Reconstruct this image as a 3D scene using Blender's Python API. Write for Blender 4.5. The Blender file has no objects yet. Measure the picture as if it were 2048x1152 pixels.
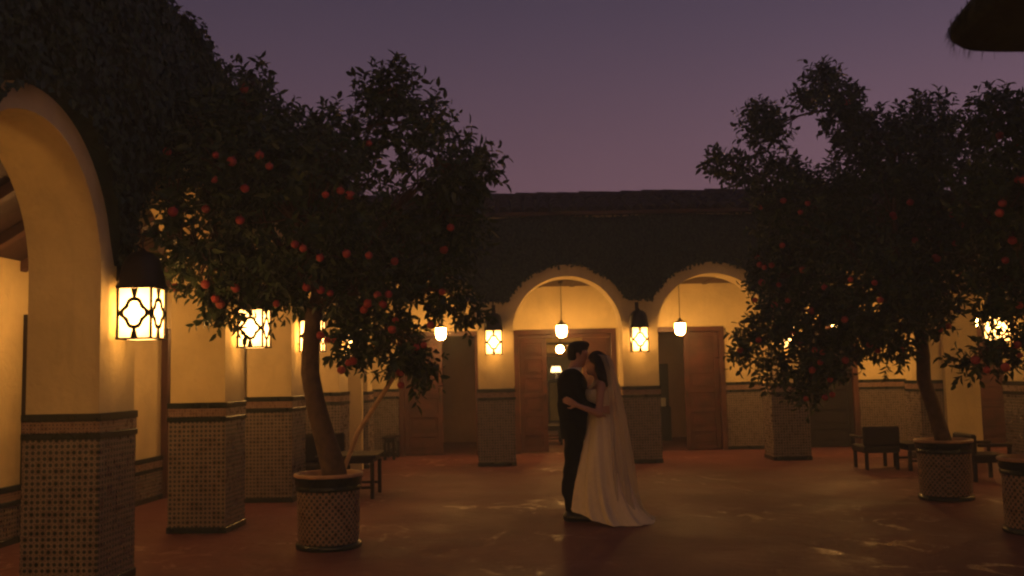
import bpy, math, random
import numpy as np
from mathutils import Vector, Matrix
random.seed(7); rng = np.random.default_rng(11)
sc = bpy.context.scene
COL = sc.collection
PI = math.pi

# ---------------------------------------------------------------- camera
cam_d = bpy.data.cameras.new('camera'); cam = bpy.data.objects.new('camera', cam_d); COL.objects.link(cam)
PITCH, ROLL = math.radians(4.95), 0.02
cam_d.sensor_width = 36.0; cam_d.lens = 36.0 * 1950 / 2048; cam_d.clip_start = 0.05; cam_d.clip_end = 600
_f = Vector((0, math.cos(PITCH), math.sin(PITCH))); _r = Vector((1, 0, 0)); _u = _r.cross(_f)
_r2 = _r * math.cos(ROLL) - _u * math.sin(ROLL); _u2 = _r * math.sin(ROLL) + _u * math.cos(ROLL)
cam.matrix_world = Matrix(((_r2.x, _u2.x, -_f.x, 0), (_r2.y, _u2.y, -_f.y, 0), (_r2.z, _u2.z, -_f.z, 1.5), (0, 0, 0, 1)))
cam_d.dof.use_dof = True; cam_d.dof.focus_distance = 9.6; cam_d.dof.aperture_fstop = 2.0
sc.camera = cam

# ---------------------------------------------------------------- dusk sky, last glow of the sun, exposure
SKY_RAMP = [(0.0, (0.190, 0.094, 0.116)), (0.16, (0.184, 0.092, 0.117)), (0.27, (0.108, 0.064, 0.094)), (0.37, (0.064, 0.045, 0.074)), (0.60, (0.038, 0.031, 0.055)), (1.0, (0.022, 0.020, 0.038))]
world = bpy.data.worlds.new('World'); sc.world = world; world.use_nodes = True
wn, wl = world.node_tree.nodes, world.node_tree.links
wn.clear()
w_out = wn.new('ShaderNodeOutputWorld'); w_add = wn.new('ShaderNodeAddShader')
w_sky = wn.new('ShaderNodeTexSky'); w_sky.sky_type = 'NISHITA'; w_sky.sun_disc = False
w_sky.sun_elevation = math.radians(-3.0); w_sky.sun_rotation = math.radians(60)
w_b1 = wn.new('ShaderNodeBackground'); w_b1.inputs['Strength'].default_value = 0.05
wl.new(w_sky.outputs[0], w_b1.inputs['Color'])
w_tc = wn.new('ShaderNodeTexCoord'); w_sep = wn.new('ShaderNodeSeparateXYZ'); w_ramp = wn.new('ShaderNodeValToRGB')
wl.new(w_tc.outputs['Generated'], w_sep.inputs[0]); wl.new(w_sep.outputs['Z'], w_ramp.inputs[0])
w_ramp.color_ramp.interpolation = 'B_SPLINE'
els = w_ramp.color_ramp.elements
while len(els) < len(SKY_RAMP): els.new(0.5)
for e, (p, c) in zip(els, SKY_RAMP): e.position = p; e.color = (*c, 1)
w_b2 = wn.new('ShaderNodeBackground'); w_b2.inputs['Strength'].default_value = 1.0
w_m1 = wn.new('ShaderNodeMath'); w_m1.operation = 'MULTIPLY_ADD'; wl.new(w_sep.outputs['X'], w_m1.inputs[0]); w_m1.inputs[1].default_value = .45; w_m1.inputs[2].default_value = .98
w_vm = wn.new('ShaderNodeVectorMath'); w_vm.operation = 'SCALE'; wl.new(w_ramp.outputs[0], w_vm.inputs[0]); w_nz = wn.new('ShaderNodeTexNoise'); w_nz.inputs['Scale'].default_value = 2.2; w_nz.inputs['Detail'].default_value = 5; wl.new(w_tc.outputs['Generated'], w_nz.inputs['Vector'])
w_m2 = wn.new('ShaderNodeMath'); w_m2.operation = 'MULTIPLY_ADD'; wl.new(w_nz.outputs['Fac'], w_m2.inputs[0]); w_m2.inputs[1].default_value = .30; w_m2.inputs[2].default_value = .85
w_m3 = wn.new('ShaderNodeMath'); w_m3.operation = 'MULTIPLY'; wl.new(w_m1.outputs[0], w_m3.inputs[0]); wl.new(w_m2.outputs[0], w_m3.inputs[1]); wl.new(w_m3.outputs[0], w_vm.inputs['Scale'])
wl.new(w_vm.outputs[0], w_b2.inputs['Color'])
wl.new(w_b1.outputs[0], w_add.inputs[0]); wl.new(w_b2.outputs[0], w_add.inputs[1]); wl.new(w_add.outputs[0], w_out.inputs[0])
sun_d = bpy.data.lights.new('sun', 'SUN'); sun_d.energy = 0.012; sun_d.angle = math.radians(12); sun_d.color = (1.0, 0.62, 0.6)
sun = bpy.data.objects.new('sun', sun_d); COL.objects.link(sun)
sun.rotation_euler = (math.radians(82), 0, math.radians(120))
LAMP = 1.0          # overall lamp output
sc.view_settings.view_transform = 'Standard'; sc.view_settings.look = 'None'
sc.view_settings.exposure = 0.0; sc.view_settings.gamma = 1.0; sc.view_settings.use_curve_mapping = False
sc.render.film_transparent = False
cy = sc.cycles
cy.use_denoising = True; cy.adaptive_threshold = .025; cy.max_bounces = 6; cy.diffuse_bounces = 3; cy.glossy_bounces = 3; cy.transparent_max_bounces = 12
cy.transmission_bounces = 4; cy.sample_clamp_indirect = 4.0; cy.caustics_reflective = False; cy.caustics_refractive = False
cy.pixel_filter_type = 'BLACKMAN_HARRIS'; cy.filter_width = 2.2

# ---------------------------------------------------------------- helpers
def tag(o, label=None, cat=None, group=None, kind=None):
    if label: o['label'] = label
    if cat: o['category'] = cat
    if group: o['group'] = group
    if kind: o['kind'] = kind
    return o

def empty(name, loc=(0, 0, 0), rz=0.0, parent=None):
    o = bpy.data.objects.new(name, None); COL.objects.link(o)
    o.location = loc; o.rotation_euler = (0, 0, rz); o.parent = parent; o.empty_display_size = 0.1
    return o

def link(name, me, mat, parent=None, loc=None, rot=None):
    o = bpy.data.objects.new(name, me); COL.objects.link(o); o.parent = parent
    if mat is not None and not me.materials: me.materials.append(mat)
    if loc is not None: o.location = loc
    if rot is not None: o.rotation_euler = rot
    return o

class MB:
    def __init__(s): s.v, s.f = [], []
    def add(s, vs, fs):
        b = len(s.v); s.v += [tuple(map(float, p)) for p in vs]; s.f += [tuple(i + b for i in f) for f in fs]; return s
    def box(s, x0, x1, y0, y1, z0, z1):
        v = [(x, y, z) for z in (z0, z1) for y in (y0, y1) for x in (x0, x1)]
        return s.add(v, [(0, 2, 3, 1), (4, 5, 7, 6), (0, 1, 5, 4), (2, 6, 7, 3), (0, 4, 6, 2), (1, 3, 7, 5)])
    def bev(s, x0, x1, y0, y1, z0, z1, b=.006):     # box with chamfered edges
        xs, ys, zs = (x0, x1), (y0, y1), (z0, z1); v, idx = [], {}
        for i in (0, 1):
            for j in (0, 1):
                for k in (0, 1):
                    for a in range(3):
                        p = [xs[i], ys[j], zs[k]]; sgn = (1 - 2 * i, 1 - 2 * j, 1 - 2 * k)
                        for t in range(3):
                            if t != a: p[t] += b * sgn[t]
                        idx[(i, j, k, a)] = len(v); v.append(p)
        f = []
        for a in range(3):
            o1, o2 = [t for t in range(3) if t != a]
            for e in (0, 1):
                q = []
                for (m, n) in ((0, 0), (1, 0), (1, 1), (0, 1)):
                    c = [0, 0, 0]; c[a] = e; c[o1] = m; c[o2] = n; q.append(idx[(*c, a)])
                f.append(q if (e == 1) == (a != 1) else q[::-1])
        for a in range(3):
            o1, o2 = [t for t in range(3) if t != a]
            for m in (0, 1):
                for n in (0, 1):
                    q = []
                    for e, w in ((0, o1), (0, o2), (1, o2), (1, o1)):
                        c = [0, 0, 0]; c[a] = e; c[o1] = m; c[o2] = n; q.append(idx[(*c, w)])
                    f.append(q)
        for i in (0, 1):
            for j in (0, 1):
                for k in (0, 1): f.append([idx[(i, j, k, 0)], idx[(i, j, k, 1)], idx[(i, j, k, 2)]])
        return s.add(v, f)
    def lathe(s, prof, n=32, c=(0, 0), closed=False):
        vs = [(c[0] + r * math.cos(2 * PI * i / n), c[1] + r * math.sin(2 * PI * i / n), z) for r, z in prof for i in range(n)]
        fs = [(k * n + i, k * n + (i + 1) % n, (k + 1) * n + (i + 1) % n, (k + 1) * n + i) for k in range(len(prof) - 1) for i in range(n)]
        return s.add(vs, fs)
    def tube(s, pts, rad, n=8, cap=True):
        pts = [Vector(p) for p in pts]; m = len(pts)
        if not hasattr(rad, '__len__'): rad = [rad] * m
        vs, fs, ref = [], [], None
        for i, p in enumerate(pts):
            t = (pts[min(i + 1, m - 1)] - pts[max(i - 1, 0)]).normalized()
            if ref is None:
                ref = t.orthogonal().normalized()
            ref = (ref - t * ref.dot(t)).normalized(); b = t.cross(ref)
            for k in range(n):
                a = 2 * PI * k / n; q = p + (ref * math.cos(a) + b * math.sin(a)) * rad[i]; vs.append(q)
        fs = [(i * n + k, i * n + (k + 1) % n, (i + 1) * n + (k + 1) % n, (i + 1) * n + k) for i in range(m - 1) for k in range(n)]
        if cap: fs += [tuple(range(n))[::-1], tuple((m - 1) * n + k for k in range(n))]
        return s.add(vs, fs)
    def mesh(s, name, smooth=False, fix=True):
        me = bpy.data.meshes.new(name); me.from_pydata(s.v, [], s.f); me.update()
        if fix:
            import bmesh
            bm = bmesh.new(); bm.from_mesh(me); bmesh.ops.recalc_face_normals(bm, faces=bm.faces); bm.to_mesh(me); bm.free()
        if smooth: me.polygons.foreach_set('use_smooth', [True] * len(me.polygons))
        return me
    def build(s, name, mat, parent=None, loc=None, rot=None, smooth=False, fix=True):
        return link(name, s.mesh(name, smooth, fix), mat, parent, loc, rot)

def copy_tree(o, parent=None):
    c = o.copy(); COL.objects.link(c); c.parent = parent
    for ch in o.children: copy_tree(ch, c)
    return c

# ---------------------------------------------------------------- materials
def new_mat(name):
    m = bpy.data.materials.new(name); m.use_nodes = True
    return m, m.node_tree.nodes, m.node_tree.links, m.node_tree.nodes['Principled BSDF']

def mat(name, col, rough=.6, var=.25, scale=6.0, bump=.0, bscale=40.0, spec=.4, metal=0.0, detail=5):
    m, n, l, b = new_mat(name)
    tc = n.new('ShaderNodeTexCoord'); nz = n.new('ShaderNodeTexNoise'); nz.inputs['Scale'].default_value = scale; nz.inputs['Detail'].default_value = detail
    l.new(tc.outputs['Object'], nz.inputs['Vector'])
    r = n.new('ShaderNodeValToRGB'); r.color_ramp.elements[0].position = .3; r.color_ramp.elements[1].position = .7
    r.color_ramp.elements[0].color = (*[c * (1 - var) for c in col], 1); r.color_ramp.elements[1].color = (*[min(1, c * (1 + var * .6)) for c in col], 1)
    l.new(nz.outputs['Fac'], r.inputs[0]); l.new(r.outputs[0], b.inputs['Base Color'])
    b.inputs['Roughness'].default_value = rough; b.inputs['Specular IOR Level'].default_value = spec; b.inputs['Metallic'].default_value = metal
    if bump:
        n2 = n.new('ShaderNodeTexNoise'); n2.inputs['Scale'].default_value = bscale; n2.inputs['Detail'].default_value = 6
        l.new(tc.outputs['Object'], n2.inputs['Vector'])
        bp = n.new('ShaderNodeBump'); bp.inputs['Strength'].default_value = bump; bp.inputs['Distance'].default_value = .02
        l.new(n2.outputs['Fac'], bp.inputs['Height']); l.new(bp.outputs[0], b.inputs['Normal'])
    return m

def mnode(n, l, op, a, b=None, c=None):
    x = n.new('ShaderNodeMath'); x.operation = op
    for i, v in enumerate((a, b, c)):
        if v is None: continue
        if isinstance(v, (int, float)): x.inputs[i].default_value = v
        else: l.new(v, x.inputs[i])
    return x.outputs[0]

def zellige(name, light, dark, pitch, radius, mode='flat', diag=False, var=.22):
    """small glazed mosaic: dark star-dots on a pale ground, thin joints"""
    m, n, l, b = new_mat(name)
    tc = n.new('ShaderNodeTexCoord'); sp = n.new('ShaderNodeSeparateXYZ'); l.new(tc.outputs['Object'], sp.inputs[0])
    if mode == 'flat': u = mnode(n, l, 'ADD', sp.outputs['X'], sp.outputs['Y'])
    else: u = mnode(n, l, 'MULTIPLY', mnode(n, l, 'ARCTAN2', sp.outputs['Y'], sp.outputs['X']), mode)
    v = sp.outputs['Z']
    wob = n.new('ShaderNodeTexNoise'); wob.inputs['Scale'].default_value = 7.0; wob.inputs['Detail'].default_value = 3; l.new(tc.outputs['Object'], wob.inputs['Vector'])
    ws = n.new('ShaderNodeSeparateColor'); l.new(wob.outputs['Color'], ws.inputs[0])
    u = mnode(n, l, 'MULTIPLY_ADD', ws.outputs[0], .006, u); v = mnode(n, l, 'MULTIPLY_ADD', ws.outputs[1], .006, v)
    if diag:
        u, v = mnode(n, l, 'ADD', u, v), mnode(n, l, 'SUBTRACT', u, v)
    fu = mnode(n, l, 'SUBTRACT', mnode(n, l, 'FRACT', mnode(n, l, 'DIVIDE', u, pitch)), .5)
    fv = mnode(n, l, 'SUBTRACT', mnode(n, l, 'FRACT', mnode(n, l, 'DIVIDE', v, pitch)), .5)
    au, av = mnode(n, l, 'ABSOLUTE', fu), mnode(n, l, 'ABSOLUTE', fv)
    # eight-pointed dot: min(square, diamond)
    sq = mnode(n, l, 'MAXIMUM', au, av); di = mnode(n, l, 'MULTIPLY', mnode(n, l, 'ADD', au, av), .74)
    d = mnode(n, l, 'MINIMUM', sq, di)
    dot = mnode(n, l, 'LESS_THAN', d, radius)
    joint = mnode(n, l, 'GREATER_THAN', sq, .455)
    nz = n.new('ShaderNodeTexNoise'); nz.inputs['Scale'].default_value = 9.0; l.new(tc.outputs['Object'], nz.inputs['Vector'])
    wn_ = n.new('ShaderNodeTexWhiteNoise'); wn_.noise_dimensions = '2D'
    cb = n.new('ShaderNodeCombineXYZ')
    l.new(mnode(n, l, 'FLOOR', mnode(n, l, 'DIVIDE', u, pitch)), cb.inputs[0]); l.new(mnode(n, l, 'FLOOR', mnode(n, l, 'DIVIDE', v, pitch)), cb.inputs[1]); l.new(cb.outputs[0], wn_.inputs['Vector'])
    vfac = mnode(n, l, 'MULTIPLY_ADD', wn_.outputs['Value'], var, 1 - var)
    mx = n.new('ShaderNodeMix'); mx.data_type = 'RGBA'; mx.inputs['A'].default_value = (*light, 1); mx.inputs['B'].default_value = (*dark, 1); l.new(dot, mx.inputs['Factor'])
    mj = n.new('ShaderNodeMix'); mj.data_type = 'RGBA'; mj.inputs['B'].default_value = (.10, .07, .05, 1); l.new(joint, mj.inputs['Factor']); l.new(mx.outputs['Result'], mj.inputs['A'])
    mv = n.new('ShaderNodeVectorMath'); mv.operation = 'SCALE'; l.new(mj.outputs['Result'], mv.inputs[0]); l.new(vfac, mv.inputs['Scale'])
    l.new(mv.outputs[0], b.inputs['Base Color'])
    l.new(mnode(n, l, 'MULTIPLY_ADD', wn_.outputs['Value'], .35, .18), b.inputs['Roughness'])
    h = mnode(n, l, 'ADD', mnode(n, l, 'MULTIPLY', joint, -1.0), mnode(n, l, 'MULTIPLY', wn_.outputs['Value'], .5))
    bp = n.new('ShaderNodeBump'); bp.inputs['Strength'].default_value = .35; bp.inputs['Distance'].default_value = .004
    l.new(h, bp.inputs['Height']); l.new(bp.outputs[0], b.inputs['Normal'])
    return m

def emit_mat(name, col, strength, centre=None, soft=0.06):
    """luminous frosted glass lit by a bulb at `centre` (object space)"""
    m, n, l, b = new_mat(name)
    b.inputs['Base Color'].default_value = (.8, .7, .5, 1); b.inputs['Roughness'].default_value = .35
    b.inputs['Emission Color'].default_value = (*col, 1)
    if centre is None: b.inputs['Emission Strength'].default_value = strength
    else:
        g = n.new('ShaderNodeNewGeometry'); tc = n.new('ShaderNodeTexCoord'); vm = n.new('ShaderNodeVectorMath'); vm.operation = 'DISTANCE'
        l.new(tc.outputs['Object'], vm.inputs[0]); vm.inputs[1].default_value = centre
        d2 = mnode(n, l, 'MULTIPLY', vm.outputs['Value'], vm.outputs['Value'])
        l.new(mnode(n, l, 'DIVIDE', strength * soft, mnode(n, l, 'ADD', d2, soft * .25)), b.inputs['Emission Strength'])
    return m

def plaster_mat(name, col):
    m, n, l, b = new_mat(name)
    tc = n.new('ShaderNodeTexCoord')
    nz = n.new('ShaderNodeTexNoise'); nz.inputs['Scale'].default_value = 1.3; nz.inputs['Detail'].default_value = 8; nz.inputs['Roughness'].default_value = .65
    l.new(tc.outputs['Object'], nz.inputs['Vector'])
    r = n.new('ShaderNodeValToRGB'); r.color_ramp.elements[0].position = .3; r.color_ramp.elements[1].position = .72
    r.color_ramp.elements[0].color = (*[c * .72 for c in col], 1); r.color_ramp.elements[1].color = (*[c * 1.04 for c in col], 1)
    st = n.new('ShaderNodeMapping'); st.inputs['Scale'].default_value = (3.2, 3.2, .7); l.new(tc.outputs['Object'], st.inputs[0])
    ng = n.new('ShaderNodeTexNoise'); ng.inputs['Scale'].default_value = 1.6; ng.inputs['Detail'].default_value = 7; ng.inputs['Roughness'].default_value = .7; l.new(st.outputs[0], ng.inputs['Vector'])
    rg = n.new('ShaderNodeValToRGB'); rg.color_ramp.elements[0].position = .52; rg.color_ramp.elements[1].position = .78; l.new(ng.outputs['Fac'], rg.inputs[0])
    mg = n.new('ShaderNodeMix'); mg.data_type = 'RGBA'; mg.inputs['B'].default_value = (*[c * .55 for c in col], 1); l.new(mnode(n, l, 'MULTIPLY', rg.outputs[0], .55), mg.inputs['Factor'])
    l.new(nz.outputs['Fac'], r.inputs[0]); l.new(r.outputs[0], mg.inputs['A']); l.new(mg.outputs['Result'], b.inputs['Base Color']); b.inputs['Roughness'].default_value = .85
    n2 = n.new('ShaderNodeTexNoise'); n2.inputs['Scale'].default_value = 26; n2.inputs['Detail'].default_value = 8
    l.new(tc.outputs['Object'], n2.inputs['Vector'])
    n3 = n.new('ShaderNodeTexNoise'); n3.inputs['Scale'].default_value = 4.5; n3.inputs['Detail'].default_value = 4; n3.inputs['Distortion'].default_value = 1.5
    l.new(tc.outputs['Object'], n3.inputs['Vector'])
    hh = mnode(n, l, 'MULTIPLY_ADD', n3.outputs['Fac'], 1.6, mnode(n, l, 'MULTIPLY', n2.outputs['Fac'], .5))
    bp = n.new('ShaderNodeBump'); bp.inputs['Strength'].default_value = .45; bp.inputs['Distance'].default_value = .02
    l.new(hh, bp.inputs['Height']); l.new(bp.outputs[0], b.inputs['Normal'])
    return m

def floor_mat():
    """worn ochre-red polished cement: drifts of tone, glossy flakes with lamp glints painted pale, uneven gloss"""
    m, n, l, b = new_mat('polished_cement')
    tc = n.new('ShaderNodeTexCoord'); P = tc.outputs['Object']
    def noise(scale, det=6, rough=.6, dist=0.0, vec=P):
        x = n.new('ShaderNodeTexNoise'); x.inputs['Scale'].default_value = scale; x.inputs['Detail'].default_value = det
        x.inputs['Roughness'].default_value = rough; x.inputs['Distortion'].default_value = dist; l.new(vec, x.inputs['Vector']); return x.outputs['Fac']
    def ramp(v, stops):
        r = n.new('ShaderNodeValToRGB'); e = r.color_ramp.elements
        while len(e) < len(stops): e.new(.5)
        for q, (p, c) in zip(e, stops): q.position = p; q.color = (*c, 1) if hasattr(c, '__len__') else (c, c, c, 1)
        l.new(v, r.inputs[0]); return r.outputs[0]
    mp = n.new('ShaderNodeMapping'); mp.inputs['Scale'].default_value = (1.0, .7, 1); mp.inputs['Rotation'].default_value = (0, 0, .5); l.new(P, mp.inputs[0])
    base = ramp(noise(.55, 8, .62, .6), [(.3, (.12, .044, .048)), (.55, (.175, .064, .062)), (.75, (.22, .084, .078))])
    flake = ramp(noise(2.3, 7, .64, 1.8, mp.outputs[0]), [(.54, 0.0), (.66, 1.0)])
    zone = ramp(noise(.42, 3, .5, .3), [(.48, 0.0), (.62, 1.0)])
    fl = mnode(n, l, 'MULTIPLY', flake, zone)
    mx = n.new('ShaderNodeMix'); mx.data_type = 'RGBA'; mx.inputs['B'].default_value = (.34, .15, .10, 1)  # lighter flake colour paints in the glint of lamps on glossy patches
    l.new(mnode(n, l, 'MULTIPLY', fl, .7), mx.inputs['Factor']); l.new(base, mx.inputs['A']); l.new(mx.outputs['Result'], b.inputs['Base Color'])
    ro = ramp(noise(.8, 6, .6, .8), [(.35, .52), (.7, .72)])
    l.new(mnode(n, l, 'SUBTRACT', ro, mnode(n, l, 'MULTIPLY', fl, .40)), b.inputs['Roughness'])
    l.new(mnode(n, l, 'MULTIPLY_ADD', fl, .30, .14), b.inputs['Specular IOR Level'])
    h = mnode(n, l, 'ADD', mnode(n, l, 'MULTIPLY', noise(4.5, 6, .6, 1.2), .9), mnode(n, l, 'MULTIPLY', noise(38, 5), .06))
    bp = n.new('ShaderNodeBump'); bp.inputs['Strength'].default_value = .6; bp.inputs['Distance'].default_value = .03
    l.new(h, bp.inputs['Height']); l.new(bp.outputs[0], b.inputs['Normal'])
    return m

def leaf_mat(name, c0, c1, rough=.42, trans=.12):
    m, n, l, b = new_mat(name)
    g = n.new('ShaderNodeNewGeometry'); r = n.new('ShaderNodeValToRGB')
    r.color_ramp.elements[0].color = (*c0, 1); r.color_ramp.elements[1].color = (*c1, 1)
    l.new(g.outputs['Random Per Island'], r.inputs[0]); l.new(r.outputs[0], b.inputs['Base Color'])
    b.inputs['Roughness'].default_value = rough; b.inputs['Specular IOR Level'].default_value = .35
    tr = n.new('ShaderNodeBsdfTranslucent'); l.new(r.outputs[0], tr.inputs['Color'])
    ms = n.new('ShaderNodeMixShader'); ms.inputs[0].default_value = trans
    l.new(b.outputs[0], ms.inputs[1]); l.new(tr.outputs[0], ms.inputs[2]); l.new(ms.outputs[0], n['Material Output'].inputs['Surface'])
    return m

PLASTER = plaster_mat('cream_plaster', (.80, .65, .34))
TILE = zellige('zellige_dots', (.32, .24, .21), (.014, .026, .022), .044, .29)
TILE_BAND = zellige('zellige_band', (.34, .20, .15), (.04, .035, .03), .028, .22)
BLACK_TILE = mat('dark_green_glaze', (.010, .018, .015), .25, .4, 12)
WOOD = mat('red_brown_wood', (.085, .026, .017), .45, .45, 5, .3, 30)
WOOD_DARK = mat('dark_stained_wood', (.022, .013, .009), .6, .4, 7, .25, 34, spec=.15)
CEIL = mat('gallery_ceiling_wood', (.05, .018, .014), .6, .35, 4, .3, 24)
IRON = mat('black_iron', (.016, .012, .010), .5, .3, 30, .15, 80)
CLAY = mat('dull_roof_clay', (.055, .030, .021), .8, .5, 3, .4, 30)
FLOOR = floor_mat()
IVY = leaf_mat('ivy_leaf', (.018, .044, .030), (.034, .072, .046), .55, .05)
IVY_BASE = mat('ivy_stems', (.012, .028, .019), .9, .5, 9, .6, 30)
LEAF = leaf_mat('citrus_leaf', (.026, .058, .024), (.062, .100, .036), .38, .14)
BARK = mat('citrus_bark', (.11, .070, .045), .85, .4, 14, .7, 22)
PEEL = mat('orange_peel', (.52, .085, .060), .5, .25, 8, .12, 160)
_n, _l = PEEL.node_tree.nodes, PEEL.node_tree.links
_oi = _n.new('ShaderNodeObjectInfo'); _pr = _n.new('ShaderNodeValToRGB'); _pr.color_ramp.elements[0].color = (.34, .040, .042, 1); _pr.color_ramp.elements[1].color = (.48, .085, .065, 1)
_l.new(_oi.outputs['Random'], _pr.inputs[0]); _l.new(_pr.outputs[0], _n['Principled BSDF'].inputs['Base Color'])
SOIL = mat('pot_soil', (.022, .014, .010), .95, .5, 20, .6, 30)
POT_TILE = zellige('zellige_pot', (.42, .27, .20), (.016, .030, .026), .058, .30, .30, True)
POT_RIM = mat('pot_rim_clay', (.46, .27, .16), .5, .3, 10, .2, 40)
SKIN = mat('skin', (.50, .27, .19), .5, .08, 9)
SUIT = mat('black_suit_cloth', (.007, .009, .009), .9, .3, 30, .15, 200, spec=.08)
SHIRT = mat('white_shirt', (.72, .68, .62), .8, .05)
SHOE = mat('black_leather', (.010, .009, .009), .3, .2)
HAIR = mat('dark_hair', (.010, .0065, .005), .55, .4, 60, .6, 90, spec=.2)
SATIN = mat('ivory_dress', (.78, .68, .52), .7, .06, 22, .35, 120)
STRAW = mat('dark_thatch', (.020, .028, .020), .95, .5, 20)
GLASS_LIT = emit_mat('lit_lantern_glass', (1.0, .47, .12), 19.0 * LAMP, (0, -.19, .197), .02)
OPAL = emit_mat('lit_opal_glass', (1.0, .475, .12), 124.0 * LAMP)
OPAL_SIDE = emit_mat('lit_weak_opal_glass', (1.0, .46, .12), 66.0 * LAMP)
OPAL_DIM = emit_mat('lit_lamp_shade', (1.0, .60, .24), 6 * LAMP)
# ================================================================= SETTING
ground = MB().add([(-90, -60, 0), (90, -60, 0), (90, 120, 0), (-90, 120, 0)], [(0, 1, 2, 3)]).build('courtyard_floor', FLOOR, fix=False)
tag(ground, kind='structure')

def arch_wall(spans, u0, u1, top, t, n=28, y0=0.0):
    """wall along x with openings (a, b, spring, rise): piers, arches and soffits in one closed skin"""
    m = MB(); cols = []; cur = u0
    def solid(a, b):
        m.add([(a, y0, 0), (b, y0, 0), (b, y0, top), (a, y0, top)], [(0, 1, 2, 3)]); m.add([(a, y0 + t, 0), (b, y0 + t, 0), (b, y0 + t, top), (a, y0 + t, top)], [(3, 2, 1, 0)])
    for (a, b, s, rise) in spans:
        if a > cur: solid(cur, a)
        k = n if rise > 0 else 1
        us = [(a + b) / 2 - (b - a) / 2 * math.cos(PI * i / k) for i in range(k + 1)]
        zs = [s + rise * math.sin(PI * i / k) for i in range(k + 1)]
        for i in range(k):
            ua, ub, za, zb = us[i], us[i + 1], zs[i], zs[i + 1]
            m.add([(ua, y0, za), (ub, y0, zb), (ub, y0, top), (ua, y0, top)], [(0, 1, 2, 3)])
            m.add([(ua, y0 + t, za), (ub, y0 + t, zb), (ub, y0 + t, top), (ua, y0 + t, top)], [(3, 2, 1, 0)])
            m.add([(ua, y0, za), (ub, y0, zb), (ub, y0 + t, zb), (ua, y0 + t, za)], [(3, 2, 1, 0)])
        for uu, fl in ((a, 0), (b, 1)):
            q = [(uu, y0, 0), (uu, y0 + t, 0), (uu, y0 + t, s), (uu, y0, s)]
            m.add(q, [(0, 1, 2, 3) if fl == 0 else (3, 2, 1, 0)])
        cur = b
    if u1 > cur: solid(cur, u1)
    m.add([(u0, y0, top), (u1, y0, top), (u1, y0 + t, top), (u0, y0 + t, top)], [(0, 1, 2, 3)])
    for uu in (u0, u1): m.add([(uu, y0, 0), (uu, y0 + t, 0), (uu, y0 + t, top), (uu, y0, top)], [(0, 1, 2, 3)])
    return m

def dado(parent, x0, x1, y0, y1, top=1.24, base=True):
    """tiled cladding round a pier or along a wall, with its dark borders"""
    e = .014; x0 -= e; x1 += e; y0 -= e; y1 += e
    d = MB().bev(x0, x1, y0, y1, .0, top - .004, .004).build('tile_dado', TILE, parent)
    p = .010
    MB().bev(x0 - p, x1 + p, y0 - p, y1 + p, top - .055, top, .004).build('border_strip', BLACK_TILE, d)
    MB().bev(x0 - .004, x1 + .004, y0 - .004, y1 + .004, top - .137, top - .058, .003).build('border_band', TILE_BAND, d)
    MB().bev(x0 - p, x1 + p, y0 - p, y1 + p, top - .185, top - .140, .004).build('border_strip', BLACK_TILE, d)
    if base: MB().bev(x0 - p, x1 + p, y0 - p, y1 + p, .0, .06, .004).build('base_strip', BLACK_TILE, d)
    return d

def door_leaf(parent, x0, x1, y, z1, rows, mt, z0=.02, t=.05, handle=None):
    """framed leaf standing at depth y (front face), rows of sunk panels"""
    w = .09; m = MB()
    m.bev(x0, x0 + w, y, y + t, z0, z1, .004); m.bev(x1 - w, x1, y, y + t, z0, z1, .004)
    zs = np.linspace(z0, z1, rows + 1); r = .04
    for i, z in enumerate(zs):
        a, b = (z, z + 2 * r) if i == 0 else ((z - 2 * r, z) if i == rows else (z - r, z + r))
        m.bev(x0 + w, x1 - w, y + .002, y + t - .002, a, b, .003)
    lf = m.build('door_leaf', mt, parent)
    for i in range(rows):
        a = zs[i] + (2 * r if i == 0 else r); b = zs[i + 1] - (2 * r if i == rows - 1 else r)
        MB().bev(x0 + w, x1 - w, y + .02, y + t - .012, a, b, .008).build('panel', mt, lf)
        MB().bev(x0 + w + .045, x1 - w - .045, y + .010, y + .021, a + .045, b - .045, .008).build('raised_field', mt, lf)
    if handle is not None:
        MB().bev(handle - .012, handle + .012, y - .035, y - .0005, .98, 1.10, .004).build('handle', IRON, lf)
    return lf

def door_frame(parent, x0, x1, y, z1, mt, w=.09, d=.09):
    m = MB(); m.bev(x0 - w, x0, y - .03, y + d, 0.004, z1, .005); m.bev(x1, x1 + w, y - .03, y + d, 0.004, z1, .005); m.bev(x0 - w, x1 + w, y - .032, y + d, z1, z1 + w, .005)
    return m.build('door_frame', mt, parent)

# ----------------------------------------------------------------- back wing
YB = 15.9
back = empty('arcade_wing', (0, YB, 0))
tag(back, 'long low arcaded wing facing the couple, cream arches below a clay tile roof', 'building')
BP = [(-2.98, -2.38), (-.58, 0.0), (1.78, 2.36), (4.18, 4.76), (6.58, 7.16)]
bspans = []
for (p, q) in zip(BP, BP[1:]):
    hw = (q[0] - p[1]) / 2; bspans.append((p[1], q[0], 3.056 - hw, hw))
arch_wall(bspans, -2.98, 7.4, 4.07, .55).build('arcade_wall', PLASTER, back)
for (a, b) in BP: dado(back, a, b, 0, .55)
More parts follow.
